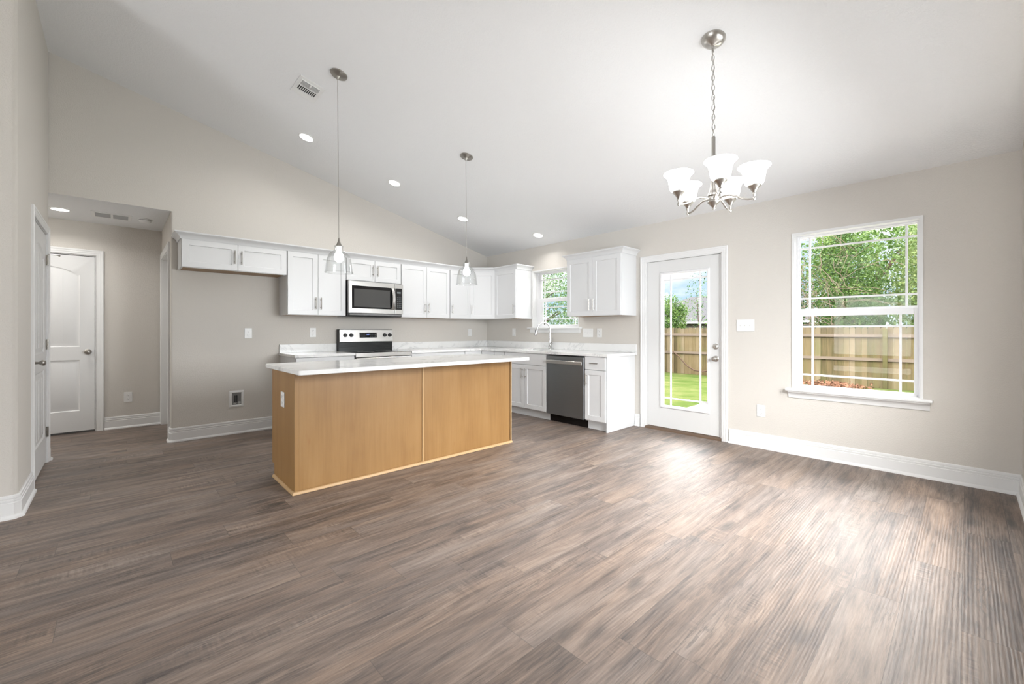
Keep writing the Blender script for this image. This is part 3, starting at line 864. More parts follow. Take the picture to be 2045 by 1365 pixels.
bmesh.ops.transform(b.bm, matrix=Matrix.Translation((XH+0.07, RD['y1']-0.015, 0.02)) @ Matrix.Rotation(-PI/2, 4, 'Z'), verts=b.bm.verts[:])
b.done('door_slab', 'doorw', root)

# ------------------------------------------------------------------ cabinets
RW = -PI/2                     # cabinets on the window wall: local x runs to world -y
def handle(parent, x, z, yf, length=0.145, vertical=True):
    b = B(); o = 0.030; h = length/2; k = h-0.026
    if vertical:
        b.tube([(x, yf-o, z-h), (x, yf-o, z+h)], 0.0052, 10)
        for s in (-k, k): b.tube([(x, yf+0.001, z+s), (x, yf-o, z+s)], 0.0045, 8)
    else:
        b.tube([(x-h, yf-o, z), (x+h, yf-o, z)], 0.0052, 10)
        for s in (-k, k): b.tube([(x+s, yf+0.001, z), (x+s, yf-o, z)], 0.0045, 8)
    return b.done('handle', 'darknickel', parent)
DT = 0.020
def upper(name, label, loc, rot, w, z0, z1, doors, hinge=None, hz='low', wood=True, group=None, mode=None):
    """wall cabinet; local x 0..w from its left end, wall at y=0, carcass front at y=-0.325"""
    D = 0.325
    root = thing(name, label, 'cabinet', loc, rot, group)
    b = B(); b.box(0, 0.018, -D, 0, z0, z1, 0.001); b.box(w-0.018, w, -D, 0, z0, z1, 0.001)
    b.box(0.018, w-0.018, -D, 0, z1-0.02, z1); b.box(0.018, w-0.018, -0.012, 0, z0+0.02, z1-0.02)
    b.box(0.018, w-0.018, -D, -D+0.018, z0, z1-0.02)
    b.done('carcass', 'cab', root)
    box('bottom_panel', 'maple', root, 0.018, w-0.018, -D+0.018, -0.012, z0+0.001, z0+0.02)
    n = doors; gap = 0.004
    dz0, dz1 = z0+0.004, z1-0.022
    wd = (w-gap*(n+1))/n
    for i in range(n):
        xa = gap+i*(wd+gap); xb = xa+wd
        d = B().shaker(xa, xb, dz0, dz1, -D-DT-0.002, DT).done('door', 'cab', root)
        right = (i == 0 and n == 2) or (n == 1 and hinge == 'left')
        hx = xb-0.030 if right else xa+0.030
        zz = dz0+0.142 if hz == 'low' else dz1-0.145 if hz == 'high' else (dz0+dz1)/2
        handle(d, hx, zz, -D-DT-0.002)
    return root
Z0, Z1 = 1.3825, 2.155
upper('wall_cabinet', 'short white wall cabinet over the empty fridge space, wooden underside showing', (-4.315, -0.001, 0), (0, 0, 0), 0.985, 1.846, Z1, 2, hz='mid')
upper('wall_cabinet', 'tall white two-door wall cabinet beside the black left side of the microwave', (-3.326, -0.001, 0), (0, 0, 0), 0.690, Z0, Z1, 2)
upper('wall_cabinet', 'short white two-door wall cabinet directly above the microwave', (-2.632, -0.001, 0), (0, 0, 0), 0.775, 1.850, Z1, 2, hz='mid')
upper('wall_cabinet', 'tall white two-door wall cabinet just past the microwave keypad', (-1.853, -0.001, 0), (0, 0, 0), 0.826, Z0, Z1, 2)
upper('wall_cabinet', 'narrow white single-door wall cabinet between the microwave and the angled corner unit', (-1.023, -0.001, 0), (0, 0, 0), 0.395, Z0, Z1, 1, hinge='right')
# angled corner cabinet
root = thing('corner_wall_cabinet', 'white corner wall cabinet with one door set across the corner', 'cabinet', (-0.002, -0.002, 0))
b = B()
b.prism([(0, 0, Z0+0.004), (-0.622, 0, Z0+0.004), (-0.622, -0.325, Z0+0.004), (-0.325, -0.606, Z0+0.004), (0, -0.606, Z0+0.004)], (0, 0, Z1-Z0-0.004))
b.done('carcass', 'cab', root)
dv = Vector((-0.325+0.622, -0.606+0.325, 0)); dl = dv.length
b = B().shaker(0.006, dl-0.006, Z0+0.004, Z1-0.022, -DT-0.002, DT)
ang = math.atan2(dv.y, dv.x)
bmesh.ops.transform(b.bm, matrix=Matrix.Translation((-0.622, -0.325, 0)) @ Matrix.Rotation(ang, 4, 'Z'), verts=b.bm.verts[:])
d = b.done('door', 'cab', root)
h = handle(None, 0.036, Z0+0.146, -DT-0.002)
h.data.transform(Matrix.Translation((-0.622, -0.325, 0)) @ Matrix.Rotation(ang, 4, 'Z')); h.parent = d
upper('wall_cabinet', 'white single-door wall cabinet left of the sink window', (-0.001, -0.610, 0), (0, 0, RW), 0.500, Z0, Z1, 1, hinge='left')
upper('wall_cabinet', 'white two-door wall cabinet between the sink window and the glass door', (-0.001, -2.108, 0), (0, 0, RW), 0.846, Z0, Z1, 2)
# crown mouldings
CRP = [(0.0, 0.0), (0.007, 0.0), (0.010, 0.010), (0.014, 0.022), (0.023, 0.036), (0.036, 0.047), (0.046, 0.052), (0.048, 0.056), (0.054, 0.058), (0.054, 0.070), (0, 0.070)]
o = B().sweep([(-4.316, -0.002, 2.136), (-4.316, -0.328, 2.136), (-0.614, -0.328, 2.136), (-0.328, -0.600, 2.136), (-0.328, -1.112, 2.136), (-0.002, -1.112, 2.136)], CRP, (0, 0, 1)).done('crown_moulding', 'cab')
tag(o, 'long white crown moulding topping the wall cabinets from the fridge space round the corner', 'moulding')
o = B().sweep([(-0.002, -2.106, 2.136), (-0.328, -2.106, 2.136), (-0.328, -2.956, 2.136), (-0.002, -2.956, 2.136)], CRP, (0, 0, 1)).done('crown_moulding', 'cab')
tag(o, 'short white crown moulding on the cabinet beside the glass door', 'moulding')

# base cabinets
CT, CTH = 0.9185, 0.032        # counter top level and thickness
BD = 0.608
def base(name, label, loc, rot, w, layout, end=None):
    """layout: 'drawer+2', 'false+2', 'drawer+1L' ..."""
    root = thing(name, label, 'cabinet', loc, rot)
    zt = CT-CTH-0.001; tk = 0.105
    b = B()
    b.box(0, 0.018, -BD, 0, tk, zt); b.box(w-0.018, w, -BD, 0, tk, zt); b.box(0.018, w-0.018, -0.012, 0, tk, zt)
    b.box(0.018, w-0.018, -BD, 0, tk, tk+0.018); b.box(0.018, w-0.018, -BD, -BD+0.018, tk+0.018, zt)
    b.done('carcass', 'cab', root)
    e0 = -0.0 if end is None else 0.0
    B().box(0, w, -BD+0.055, -BD+0.07, 0, tk).box(0, 0.018, -BD+0.07, 0, 0, tk).box(w-0.018, w, -BD+0.07, 0, 0, tk).done('toe_kick', 'cab', root)
    g = 0.004; yf = -BD-DT-0.002
    dr = zt-0.006-0.155
    kind, n = layout.split('+')
    if kind in ('drawer', 'false'):
        d = B().box(g, w-g, yf, yf+DT, dr, zt-0.006, 0.0015).done('drawer' if kind == 'drawer' else 'false_front', 'cab', root)
        if kind == 'drawer': handle(d, w/2, (dr+zt)/2, yf, 0.115 if w < 0.4 else 0.145, False)
    nd = int(n[0]); wd = (w-g*(nd+1))/nd
    for i in range(nd):
        xa = g+i*(wd+g); xb = xa+wd
        d = B().shaker(xa, xb, tk+0.012, dr-0.005, yf, DT, st=0.057 if wd > 0.2 else 0.045).done('door', 'cab', root)
        right = (nd == 2 and i == 0) or (nd == 1 and n.endswith('L'))
        handle(d, xb-0.030 if right else xa+0.030, dr-0.005-0.115, yf)
    if end:
        B().box(w, w+0.012, -BD-0.002, 0, 0, zt).done('end_panel', 'cab', root)
    return root
base('base_cabinet', 'white base cabinet left of the range, mostly behind the island', (-3.316, -0.001, 0), (0, 0, 0), 0.676, 'drawer+2')
base('base_cabinet', 'white base cabinet between the range and the corner, behind the island', (-1.853, -0.001, 0), (0, 0, 0), 0.903, 'drawer+2')
root = thing('corner_base_cabinet', 'white inside-corner base cabinet below the corner worktop', 'cabinet', (-0.001, -0.001, 0))
zt = CT-CTH-0.001
b = B(); b.prism([(0, 0, 0.105), (-0.948, 0, 0.105), (-0.948, -BD, 0.105), (-BD, -BD, 0.105), (-BD, -0.930, 0.105), (0, -0.930, 0.105)], (0, 0, zt-0.105)); b.done('carcass', 'cab', root)
b = B(); b.prism([(0, 0, 0), (-0.948, 0, 0), (-0.948, -BD+0.06, 0), (-BD+0.06, -BD+0.06, 0), (-BD+0.06, -0.930, 0), (0, -0.930, 0)], (0, 0, 0.105)); b.done('toe_kick', 'cab', root)
B().shaker(-0.944, -BD-0.024, 0.117, zt-0.006, -BD-0.022, DT).done('door', 'cab', root)
b = B().shaker(BD+0.024, 0.926, 0.117, zt-0.006, -BD-0.022, DT)
bmesh.ops.transform(b.bm, matrix=Matrix.Rotation(RW, 4, 'Z'), verts=b.bm.verts[:]); b.done('door', 'cab', root)
base('base_cabinet', 'very narrow white base cabinet between the corner and the sink cabinet', (-0.001, -0.934, 0), (0, 0, RW), 0.226, 'drawer+1L')
base('sink_cabinet', 'white sink base cabinet left of the dishwasher, plain panel above two doors', (-0.001, -1.164, 0), (0, 0, RW), 0.832, 'false+2')
base('base_cabinet', 'white end base cabinet right of the dishwasher, one drawer over one door', (-0.001, -2.624, 0), (0, 0, RW), 0.300, 'drawer+1R', end=True)

# countertops with upstands
def slab_boxes(b, rects):
    for (x0, x1, y0, y1) in rects: b.box(x0, x1, y0, y1, CT-CTH, CT)
OV = 0.645
root = thing('countertop', 'L-shaped white marble worktop holding the faucet', 'countertop', (0, 0, 0))
b = B()
sh = (-0.53, -0.15, -1.86, -1.28)      # sink cut-out x0 x1 y0 y1
outer = [(-1.853, -0.002), (-0.002, -0.002), (-0.002, -2.962), (-OV, -2.962), (-OV, -OV), (-1.853, -OV)]
hole = [(sh[0], sh[2]), (sh[1], sh[2]), (sh[1], sh[3]), (sh[0], sh[3])]
Lt = b.holed(outer, [hole], lambda u, v: Vector((u, v, CT)))
Lb = b.holed(outer, [hole], lambda u, v: Vector((u, v, CT-CTH)))
for a, c in zip(Lt, Lb): b.bridge(a, c)
b.done('worktop', 'marble', root)
b = B(); b.box(-1.853, -0.002, -0.022, -0.002, CT+0.0005, CT+0.104, 0.0015); b.box(-0.022, -0.002, -2.962, -0.022, CT+0.0005, CT+0.104, 0.0015)
b.done('backsplash', 'marble', root)
root = thing('countertop', 'short white marble worktop left of the range', 'countertop', (0, 0, 0))
box('worktop', 'marble', root, -3.332, -2.633, -OV, -0.002, CT-CTH, CT, bev=0.002)
box('backsplash', 'marble', root, -3.328, -2.633, -0.022, -0.002, CT+0.0005, CT+0.104, bev=0.0015)
# undermount sink
root = thing('sink', 'stainless undermount sink set in the marble worktop below the window', 'sink', (0, 0, 0))
b = B(); a, c, d, e = sh; zb = CT-CTH-0.20; zt_ = CT-CTH-0.0015
b.box(a-0.012, a-0.002, d-0.01, e+0.01, zb, zt_); b.box(c+0.002, c+0.012, d-0.01, e+0.01, zb, zt_)
b.box(a-0.002, c+0.002, d-0.01, d-0.002, zb, zt_); b.box(a-0.002, c+0.002, e+0.002, e+0.01, zb, zt_)
b.box(a-0.012, c+0.012, d-0.01, e+0.01, zb-0.006, zb)
b.done('basin', 'steel', root)
B().lathe([(0, 0.004), (0.03, 0.004), (0.045, 0.002), (0.045, 0.0), (0, 0)], (-0.34, -1.57, zb+0.0005)).done('drain', 'chrome', root)
# faucet
fx, fy = -0.090, -1.578
root = thing('faucet', 'stainless gooseneck pull-down faucet beneath the sink window', 'faucet', (fx, fy, CT+0.0005), (0, 0, math.radians(-30)))
B().lathe([(0, 0), (0.027, 0), (0.027, 0.006), (0.0235, 0.012), (0.0215, 0.10), (0.018, 0.135), (0.0135, 0.20), (0.0125, 0.255), (0, 0.255)]).done('body', 'chrome', root)
R = 0.098; zz = 0.295
pts = [(0, 0, 0.20), (0, 0, zz)] + [(-R+R*math.cos(a), 0, zz+R*math.sin(a)) for a in [PI*k/16*0.93 for k in range(1, 17)]]
B().tube(pts, 0.0125, 14).done('spout', 'chrome', root)
p1, p0 = Vector(pts[-1]), Vector(pts[-2]); dd = (p1-p0).normalized()
hd = B().tube([p1-dd*0.004, p1+dd*0.03, p1+dd*0.075, p1+dd*0.11], [0.0135, 0.0155, 0.019, 0.0205], 14).done('spray_head', 'chrome', root)
q0 = p1+dd*0.111
B().tube([q0, q0+dd*0.004], 0.0175, 14).done('nozzle', 'black', hd)
c = p1+dd*0.05
B().box(c.x-0.024, c.x-0.014, -0.006, 0.006, c.z-0.018, c.z+0.018, 0.003).done('spray_button', 'black', hd)
b = B(); b.tube([(0, 0, 0.085), (0.012, -0.040, 0.085), (0.014, -0.055, 0.085)], [0.017, 0.017, 0.015], 14)
b.tube([(0.013, -0.046, 0.09), (0.015, -0.050, 0.13), (0.018, -0.054, 0.175)], [0.006, 0.005, 0.0035], 10)
b.done('lever_handle', 'chrome', root)

# ------------------------------------------------------------------ dishwasher
root = thing('dishwasher', 'dark stainless dishwasher with a pale bar handle under the worktop', 'dishwasher', (-0.001, -1.998, 0), (0, 0, RW))
w = 0.624; zt = CT-CTH-0.008
box('body', 'black', root, 0.006, w-0.006, -0.590, -0.02, 0.10, zt)
B().box(0.008, w-0.012, -0.632, -0.592, 0.105, zt-0.012, 0.004).done('door', 'darksteel', root)
b = B(); pr = [(0.014, -0.632), (w-0.020, -0.632)]
b.box(0.016, w-0.022, -0.660, -0.648, 0.768, 0.812, 0.004); b.box(0.03, 0.05, -0.650, -0.631, 0.778, 0.802); b.box(w-0.056, w-0.036, -0.650, -0.631, 0.778, 0.802)
b.done('handle', 'steel', root)
box('kick_plate', 'kick', root, 0.004, w-0.004, -0.552, -0.530, 0.002, 0.10)
box('hidden_control_strip', 'black', root, 0.008, w-0.012, -0.628, -0.592, zt-0.0115, zt-0.003)

# ------------------------------------------------------------------ range
RX0, RXW = -2.629, 0.770
root = thing('range', 'freestanding stainless electric range with black glass cooktop below the microwave', 'stove', (RX0, -0.004, 0))
w = RXW
b = B(); b.box(0.002, w-0.002, -0.60, -0.03, 0.05, 0.900, 0.003)
for sx in (0.05, w-0.05):
    for sy in (-0.55, -0.08): b.tube([(sx, sy, 0.0), (sx, sy, 0.05)], 0.016, 10)
b.done('body', 'black', root)
B().box(0.0, w, -0.646, -0.06, 0.9155, 0.922, 0.002).done('cooktop', 'blackglass', root)
for cx, cy, r in ((0.2, -0.47, 0.10), (0.57, -0.47, 0.08), (0.2, -0.20, 0.075), (0.57, -0.20, 0.10)):
    B().lathe([(r, 0.0), (r+0.002, 0.0), (r+0.002, 0.0006), (r, 0.0006)], (cx, cy, 0.9222), 32, closed=True).done('burner_ring', 'grey', root)
box('front_trim', 'steel', root, 0.0, w, -0.646, -0.602, 0.862, 0.915, bev=0.003)
dr = B().box(0.004, w-0.004, -0.648, -0.602, 0.215, 0.852, 0.004).done('oven_door', 'steel', root)
box('window', 'mwglass', dr, 0.12, w-0.12, -0.651, -0.6485, 0.36, 0.70, bev=0.001)
b = B(); b.tube([(0.05, -0.700, 0.79), (w-0.05, -0.700, 0.79)], 0.012, 12)
for sx in (0.09, w-0.09): b.tube([(sx, -0.648, 0.79), (sx, -0.700, 0.79)], 0.008, 8)
b.done('handle', 'steel', dr)
box('storage_drawer', 'steel', root, 0.004, w-0.004, -0.645, -0.602, 0.06, 0.205, bev=0.004)
bg = B(); bg.box(0.0, w, -0.088, -0.002, 0.905, 1.212, 0.003); bg = bg.done('backguard', 'blacksteel', root)
b = B(); b.prism([(0.004, -0.0885, 1.036), (0.004, -0.108, 1.044), (0.004, -0.094, 1.206), (0.004, -0.0885, 1.210)], (w-0.008, 0, 0))
pan = b.done('control_panel', 'steel', root)
def on_panel(z): return -0.108+(z-1.044)/(1.206-1.044)*0.014
for kx in (0.078, 0.160, 0.642, 0.720):
    b = B(); z = 1.132; y = on_panel(z)
    b.lathe([(0, -0.028), (0.021, -0.028), (0.024, -0.020), (0.0245, -0.004), (0.027, 0.0), (0, 0.0)], (kx, y-0.0005, z), 24, axis='Y')
    b.box(kx-0.004, kx+0.004, y-0.034, y-0.027, z-0.020, z+0.020, 0.002)
    b.done('knob', 'black', root)
b = B(); y0_, y1_ = on_panel(1.098), on_panel(1.168)
b.prism([(0.275, y0_-0.001, 1.098), (0.275, y1_-0.001, 1.168), (0.275, y1_+0.004, 1.168), (0.275, y0_+0.004, 1.098)], (0.250, 0, 0))
dp = b.done('display', 'blackglass', root)
b = B()
for i in range(3):
    xx = 0.378+i*0.014; y = on_panel(1.142)-0.0018
    b.box(xx, xx+0.008, y, y+0.0005, 1.135, 1.149)
b.done('clock_digits', 'digits', dp)
b = B()
for i in range(4):
    for j in range(2):
        xx = 0.43+i*0.022; z = 1.112+j*0.026; y = on_panel(z)-0.0018
        b.box(xx, xx+0.012, y, y+0.0005, z, z+0.010)
b.done('touch_pads', 'label', dp)

# ------------------------------------------------------------------ microwave
root = thing('microwave_oven', 'stainless over-the-range microwave with curved handle and black keypad', 'microwave', (-2.628, -0.003, 1.392))
w = 0.765; Hm = 0.450
b = B(); b.box(0.002, w-0.002, -0.372, 0, 0.004, Hm, 0.003)
b.prism([(0.002, -0.372, 0.0), (0.002, -0.345, -0.012), (0.002, -0.02, -0.012), (0.002, -0.02, 0.01), (0.002, -0.372, 0.01)], (w-0.004, 0, 0))
b.done('body', 'black', root)
xd = 0.640
dr = B().box(0.002, xd, -0.418, -0.374, 0.030, Hm-0.004, 0.004).done('door', 'steel', root)
box('window_frame', 'blackglass', dr, 0.038, xd-0.004, -0.4195, -0.416, 0.092, 0.385, bev=0.001)
box('window', 'mwglass', dr, 0.068, xd-0.075, -0.4208, -0.4190, 0.112, 0.345, bev=0.001)
cp = B().box(xd+0.003, w-0.002, -0.418, -0.374, 0.030, Hm-0.004, 0.004).done('control_panel', 'steel', root)
kp = box('keypad', 'blackglass', cp, xd+0.006, w-0.018, -0.4195, -0.416, 0.092, 0.385, bev=0.001)
for r in range(6):
    for c in range(3):
        x = xd+0.030+c*0.026; z = 0.125+r*0.026
        box('key', 'label', cp, x, x+0.010, -0.4202, -0.4196, z, z+0.006)
box('display', 'label', cp, xd+0.030, xd+0.085, -0.4202, -0.4196, 0.315, 0.338)
b = B(); xs_ = xd-0.040; prev = None
pts = []
for k in range(13):
    t = k/12; z = 0.090+t*0.290
    pts.append((xs_, -0.4195-0.012-0.040*math.sin(PI*t), z))
prof = [(-0.017, -0.004), (0.017, -0.004), (0.019, 0.0), (0.017, 0.004), (-0.017, 0.004), (-0.019, 0.0)]
rings = []
for i, p in enumerate(pts):
    t = Vector(pts[min(i+1, 12)])-Vector(pts[max(i-1, 0)]); t.normalize()
    nn = Vector((1, 0, 0)).cross(t)
    rings.append([b.bm.verts.new(Vector(p)+Vector((1, 0, 0))*a+nn*c) for a, c in prof])
for a, c in zip(rings, rings[1:]): b.bridge(a, c)
b.bm.faces.new(rings[0]); b.bm.faces.new(rings[-1])
b.box(xs_-0.015, xs_+0.015, -0.434, -0.416, 0.088, 0.104); b.box(xs_-0.015, xs_+0.015, -0.434, -0.416, 0.366, 0.382)
b.done('handle', 'steel', dr)
box('vent_grille', 'grey', root, 0.02, w-0.02, -0.400, -0.374, 0.004, 0.026)

# ------------------------------------------------------------------ island
IX0, IX1, IY0, IYB = -3.850, -1.698, -2.463, -1.868
zt = CT-CTH-0.001
root = thing('island_cabinet', 'honey maple kitchen island base with plain panelled back', 'island', (0, 0, 0))
B().box(IX0+0.016, IX1-0.016, IY0+0.014, IYB, 0.105, zt-0.02).box(IX0+0.016, IX1-0.016, IY0+0.014, IYB-0.06, 0.0, 0.105).done('carcass', 'maple', root)
b = B()
b.prism([(IX0, IY0+0.004, 0), (IX0, IYB-0.058, 0), (IX0, IYB-0.058, 0.105), (IX0, IYB, 0.105), (IX0, IYB, zt), (IX0, IY0+0.004, zt)], (0.014, 0, 0))
b.done('end_panel', 'maple', root)
b = B()
b.prism([(IX1-0.014, IY0+0.004, 0), (IX1-0.014, IYB-0.058, 0), (IX1-0.014, IYB-0.058, 0.105), (IX1-0.014, IYB, 0.105), (IX1-0.014, IYB, zt), (IX1-0.014, IY0+0.004, zt)], (0.014, 0, 0))
b.done('end_panel', 'maple', root)
XS = -2.784
box('back_panel', 'maple', root, IX0+0.018, XS-0.006, IY0+0.003, IY0+0.014, 0.018, zt)
box('back_panel', 'maple', root, XS+0.006, IX1-0.022, IY0+0.003, IY0+0.014, 0.018, zt)
box('corner_strip', 'maple', root, IX0, IX0+0.030, IY0-0.003, IY0+0.010, 0.0, zt, bev=0.001)
box('centre_strip', 'maplelt', root, XS-0.004, XS+0.010, IY0-0.004, IY0+0.008, 0.0, zt, bev=0.001)
box('corner_strip', 'maplelt', root, IX1-0.013, IX1+0.001, IY0-0.006, IY0+0.012, 0.0, zt, bev=0.001)
QP = [(0, 0), (0.016, 0), (0.0155, 0.008), (0.012, 0.015), (0.006, 0.020), (0, 0.021)]
B().sweep([(IX0-0.0005, IYB-0.06, 0), (IX0-0.0005, IY0-0.004, 0), (IX1+0.0015, IY0-0.004, 0)], QP, (0, 0, 1)).done('base_moulding', 'maplelt', root)
# kitchen-side fronts
n = 3; g = 0.004; ww = (IX1-IX0-g*(n+1))/n
for i in range(n):
    xa = IX0+g+i*(ww+g)
    b = B().shaker(0, ww, 0.117, zt-0.175, -DT, DT)
    Mt = Matrix.Translation((xa+ww, IYB, 0)) @ Matrix.Rotation(PI, 4, 'Z')
    bmesh.ops.transform(b.bm, matrix=Mt, verts=b.bm.verts[:]); d = b.done('door', 'maple', root)
    h = handle(None, ww-0.03, zt-0.30, -DT); h.data.transform(Mt); h.parent = d
    d = B().box(xa, xa+ww, IYB, IYB+DT, zt-0.17, zt-0.008, 0.0015).done('drawer', 'maple', root)
    h = handle(None, ww/2, zt-0.09, -DT, 0.145, False); h.data.transform(Mt); h.parent = d
o = thing('island_countertop', 'white marble slab lying on the maple island', 'countertop', (0, 0, 0))
def rrect(x0, x1, y0, y1, r, n=6):
    p = []
    for cx, cy, a in ((x1-r, y1-r, 0), (x0+r, y1-r, PI/2), (x0+r, y0+r, PI), (x1-r, y0+r, 1.5*PI)):
        for k in range(n+1): p.append((cx+r*math.cos(a+PI/2*k/n), cy+r*math.sin(a+PI/2*k/n)))
    return p
b = B(); pr = rrect(-3.890, -1.658, -2.708, -1.812, 0.018)
lay = []
for ins, z in ((0.003, CT-CTH), (0.0, CT-CTH+0.003), (0.0, CT-0.004), (0.004, CT)):
    q = rrect(-3.890+ins, -1.658-ins, -2.708+ins, -1.812-ins, 0.018)
    lay.append([b.bm.verts.new((x, y, z)) for x, y in q])
for a, c in zip(lay, lay[1:]): b.bridge(a, c)
b.bm.faces.new(lay[0]); b.bm.faces.new(lay[-1])
b.done('worktop', 'marble', o)

# ------------------------------------------------------------------ outlets and switches (local: plate on y=0 looking to -y)
def plate(root, w, h):
    return B().box(-w/2, w/2, -0.006, 0, -h/2, h/2, 0.0025).done('cover_plate', 'plastic', root)
def outlet(name, label, loc, rot, w=0.078, h=0.122):
    r = thing(name, label, 'outlet', loc, rot)
    plate(r, w, h)
    for s in (-0.024, 0.024):
        f = B().lathe([(0, -0.0085), (0.0155, -0.0085), (0.0165, -0.006), (0.0165, -0.005), (0, -0.005)], (0, 0, s), 20, axis='Y').done('socket_face', 'plastic', r)
        b = B(); b.box(-0.0085, -0.0062, -0.0092, -0.0080, s-0.001, s+0.008); b.box(0.0062, 0.0085, -0.0092, -0.0080, s, s+0.007)
        b.lathe([(0, -0.0092), (0.0027, -0.0092), (0.0027, -0.008), (0, -0.008)], (0, 0, s-0.008), 10, axis='Y')
        b.done('slots', 'slot', f)
    return r
def switches(name, label, loc, rot, n, w, h=0.124, rocker=False, cat='switch'):
    r = thing(name, label, cat, loc, rot)
    plate(r, w, h)
    for i in range(n):
        x = (i-(n-1)/2)*0.046
        if rocker:
            b = B(); b.prism([(x-0.0165, -0.006, -0.033), (x-0.0165, -0.0105, -0.031), (x-0.0165, -0.0078, 0.031), (x-0.0165, -0.006, 0.033)], (0.033, 0, 0)); b.done('rocker', 'plastic', r)
        else:
            b = B(); b.box(x-0.005, x+0.005, -0.0075, -0.0055, -0.012, 0.012)
            b.prism([(x-0.0035, -0.0065, -0.006), (x-0.0035, -0.016, 0.004), (x-0.0035, -0.015, 0.009), (x-0.0035, -0.0065, 0.006)], (0.007, 0, 0))
            b.done('toggle', 'plastic', r)
    return r
outlet('outlet', 'white outlet on bare wall below the short fridge-space cabinet', (-3.657, -0.0005, 1.163), (0, 0, 0))
outlet('outlet', 'white outlet above the marble worktop left of the range', (-2.931, -0.0005, 1.170), (0, 0, 0))
switches('wall_plate', 'white wall plate above the worktop right of the range near the corner', (-0.378, -0.0005, 1.166), (0, 0, 0), 1, 0.076, 0.122, True)
switches('wall_plate', 'white wall plate between the kitchen corner and the sink window', (-0.0005, -0.703, 1.169), (0, 0, RW), 1, 0.078, 0.126, True)
switches('switch_plate', 'wide white switch plate beside the sink window stool', (-0.0005, -2.204, 1.164), (0, 0, RW), 3, 0.172, 0.122)
outlet('outlet', 'white outlet above the worktop nearest the glass door', (-0.0005, -2.395, 1.165), (0, 0, RW))
switches('switch_plate', 'white three-gang switch plate between the glass door and the large window', (-0.0005, -4.222, 1.247), (0, 0, RW), 3, 0.172, 0.126)
outlet('outlet', 'white outlet low on the wall beside the glass door', (-0.0005, -4.369, 0.378), (0, 0, RW))
outlet('outlet', 'white outlet low on the hall wall beside the hall door', (-4.692, YH-0.0005, 0.375), (0, 0, 0))
outlet('outlet', 'white outlet on the maple end of the island', (IX0-0.0005, -2.180, 0.660), (0, 0, RW), 0.086, 0.118)

# water box in the fridge space
root = thing('water_supply_box', 'white framed recessed water supply box low in the fridge space', 'supply box', (-3.776, -0.0005, 0.402))
fw, fh, iw, ih = 0.148, 0.208, 0.092, 0.138
LPb = [(0, 0), (0, 0.006), (0.006, 0.012), (0.020, 0.010), (0.028, 0.003), (0.028, 0)]
B().sweep([(iw/2, 0, -ih/2), (iw/2, 0, ih/2), (-iw/2, 0, ih/2), (-iw/2, 0, -ih/2)], LPb, (0, -1, 0), closed=True).done('frame', 'plastic', root)
box('back_plate', 'grey', root, -iw/2-0.004, iw/2+0.004, -0.0015, -0.0005, -ih/2-0.004, ih/2+0.004)
b = B(); b.tube([(-0.015, -0.006, -ih/2+0.03), (-0.015, -0.006, 0.04)], 0.006, 10); b.tube([(0.004, -0.006, -ih/2+0.03), (0.004, -0.006, 0.04)], 0.005, 10)
b.done('pipe', 'slot', root)
B().box(0.014, 0.040, -0.012, -0.002, -ih/2+0.010, -ih/2+0.035, 0.003).box(-0.034, -0.006, -0.010, -0.002, -ih/2+0.010, -ih/2+0.022, 0.003).done('valve', 'brass', root)

# ------------------------------------------------------------------ ceiling fixtures
def on_ceiling(x, y, dz=0.0): return (x, y, zc(x)-dz)
def recessed(label, loc, rot, r=0.083, watts=4.5):
    o = thing('recessed_light', label, 'downlight', loc, rot)
    B().lathe([(r*0.80, -0.002), (r*0.82, -0.007), (r*0.97, -0.005), (r, -0.001), (r, 0.0), (r*0.80, 0.0)], seg=36, closed=True).done('trim_ring', 'plastic', o)
    B().lathe([(0, -0.0045), (r*0.6, -0.0042), (r*0.805, -0.003), (r*0.805, -0.0005), (0, -0.0005)], seg=36).done('lens', 'lens', o)
    d = bpy.data.lights.new('downlight_lamp', 'AREA'); d.shape = 'DISK'; d.size = r*1.5; d.energy = watts; d.color = (1.0, 0.98, 0.955)
    d.spread = math.radians(150)
    l = bpy.data.objects.new('downlight_lamp', d); COL.objects.link(l); l.parent = o; l.location = (0, 0, -0.012)
    return o
recessed('lit recessed downlight nearest the ceiling air vent', on_ceiling(-3.284, -0.896, 0.0005), (0, TH, 0))
recessed('lit recessed downlight midway up the slope, above the microwave', on_ceiling(-2.247, -0.903, 0.0005), (0, TH, 0))
recessed('lit recessed downlight low on the slope close to the corner cabinets', on_ceiling(-1.188, -0.899, 0.0005), (0, TH, 0))
recessed('lit recessed downlight lowest on the slope, over the sink window', on_ceiling(-0.325, -1.555, 0.0005), (0, TH, 0))
recessed('lit recessed downlight in the flat hall ceiling', (-5.232, 0.700, HH-0.0005), (0, 0, 0), watts=4.5)
hl = fill_light('hall_fill_light', (-6.45, 0.66, HH-0.02), (0, 0, -1), 0.25, 0.25, 20, (1.0, 0.98, 0.955))  # unseen extra lamp without a fixture, added to brighten the hall

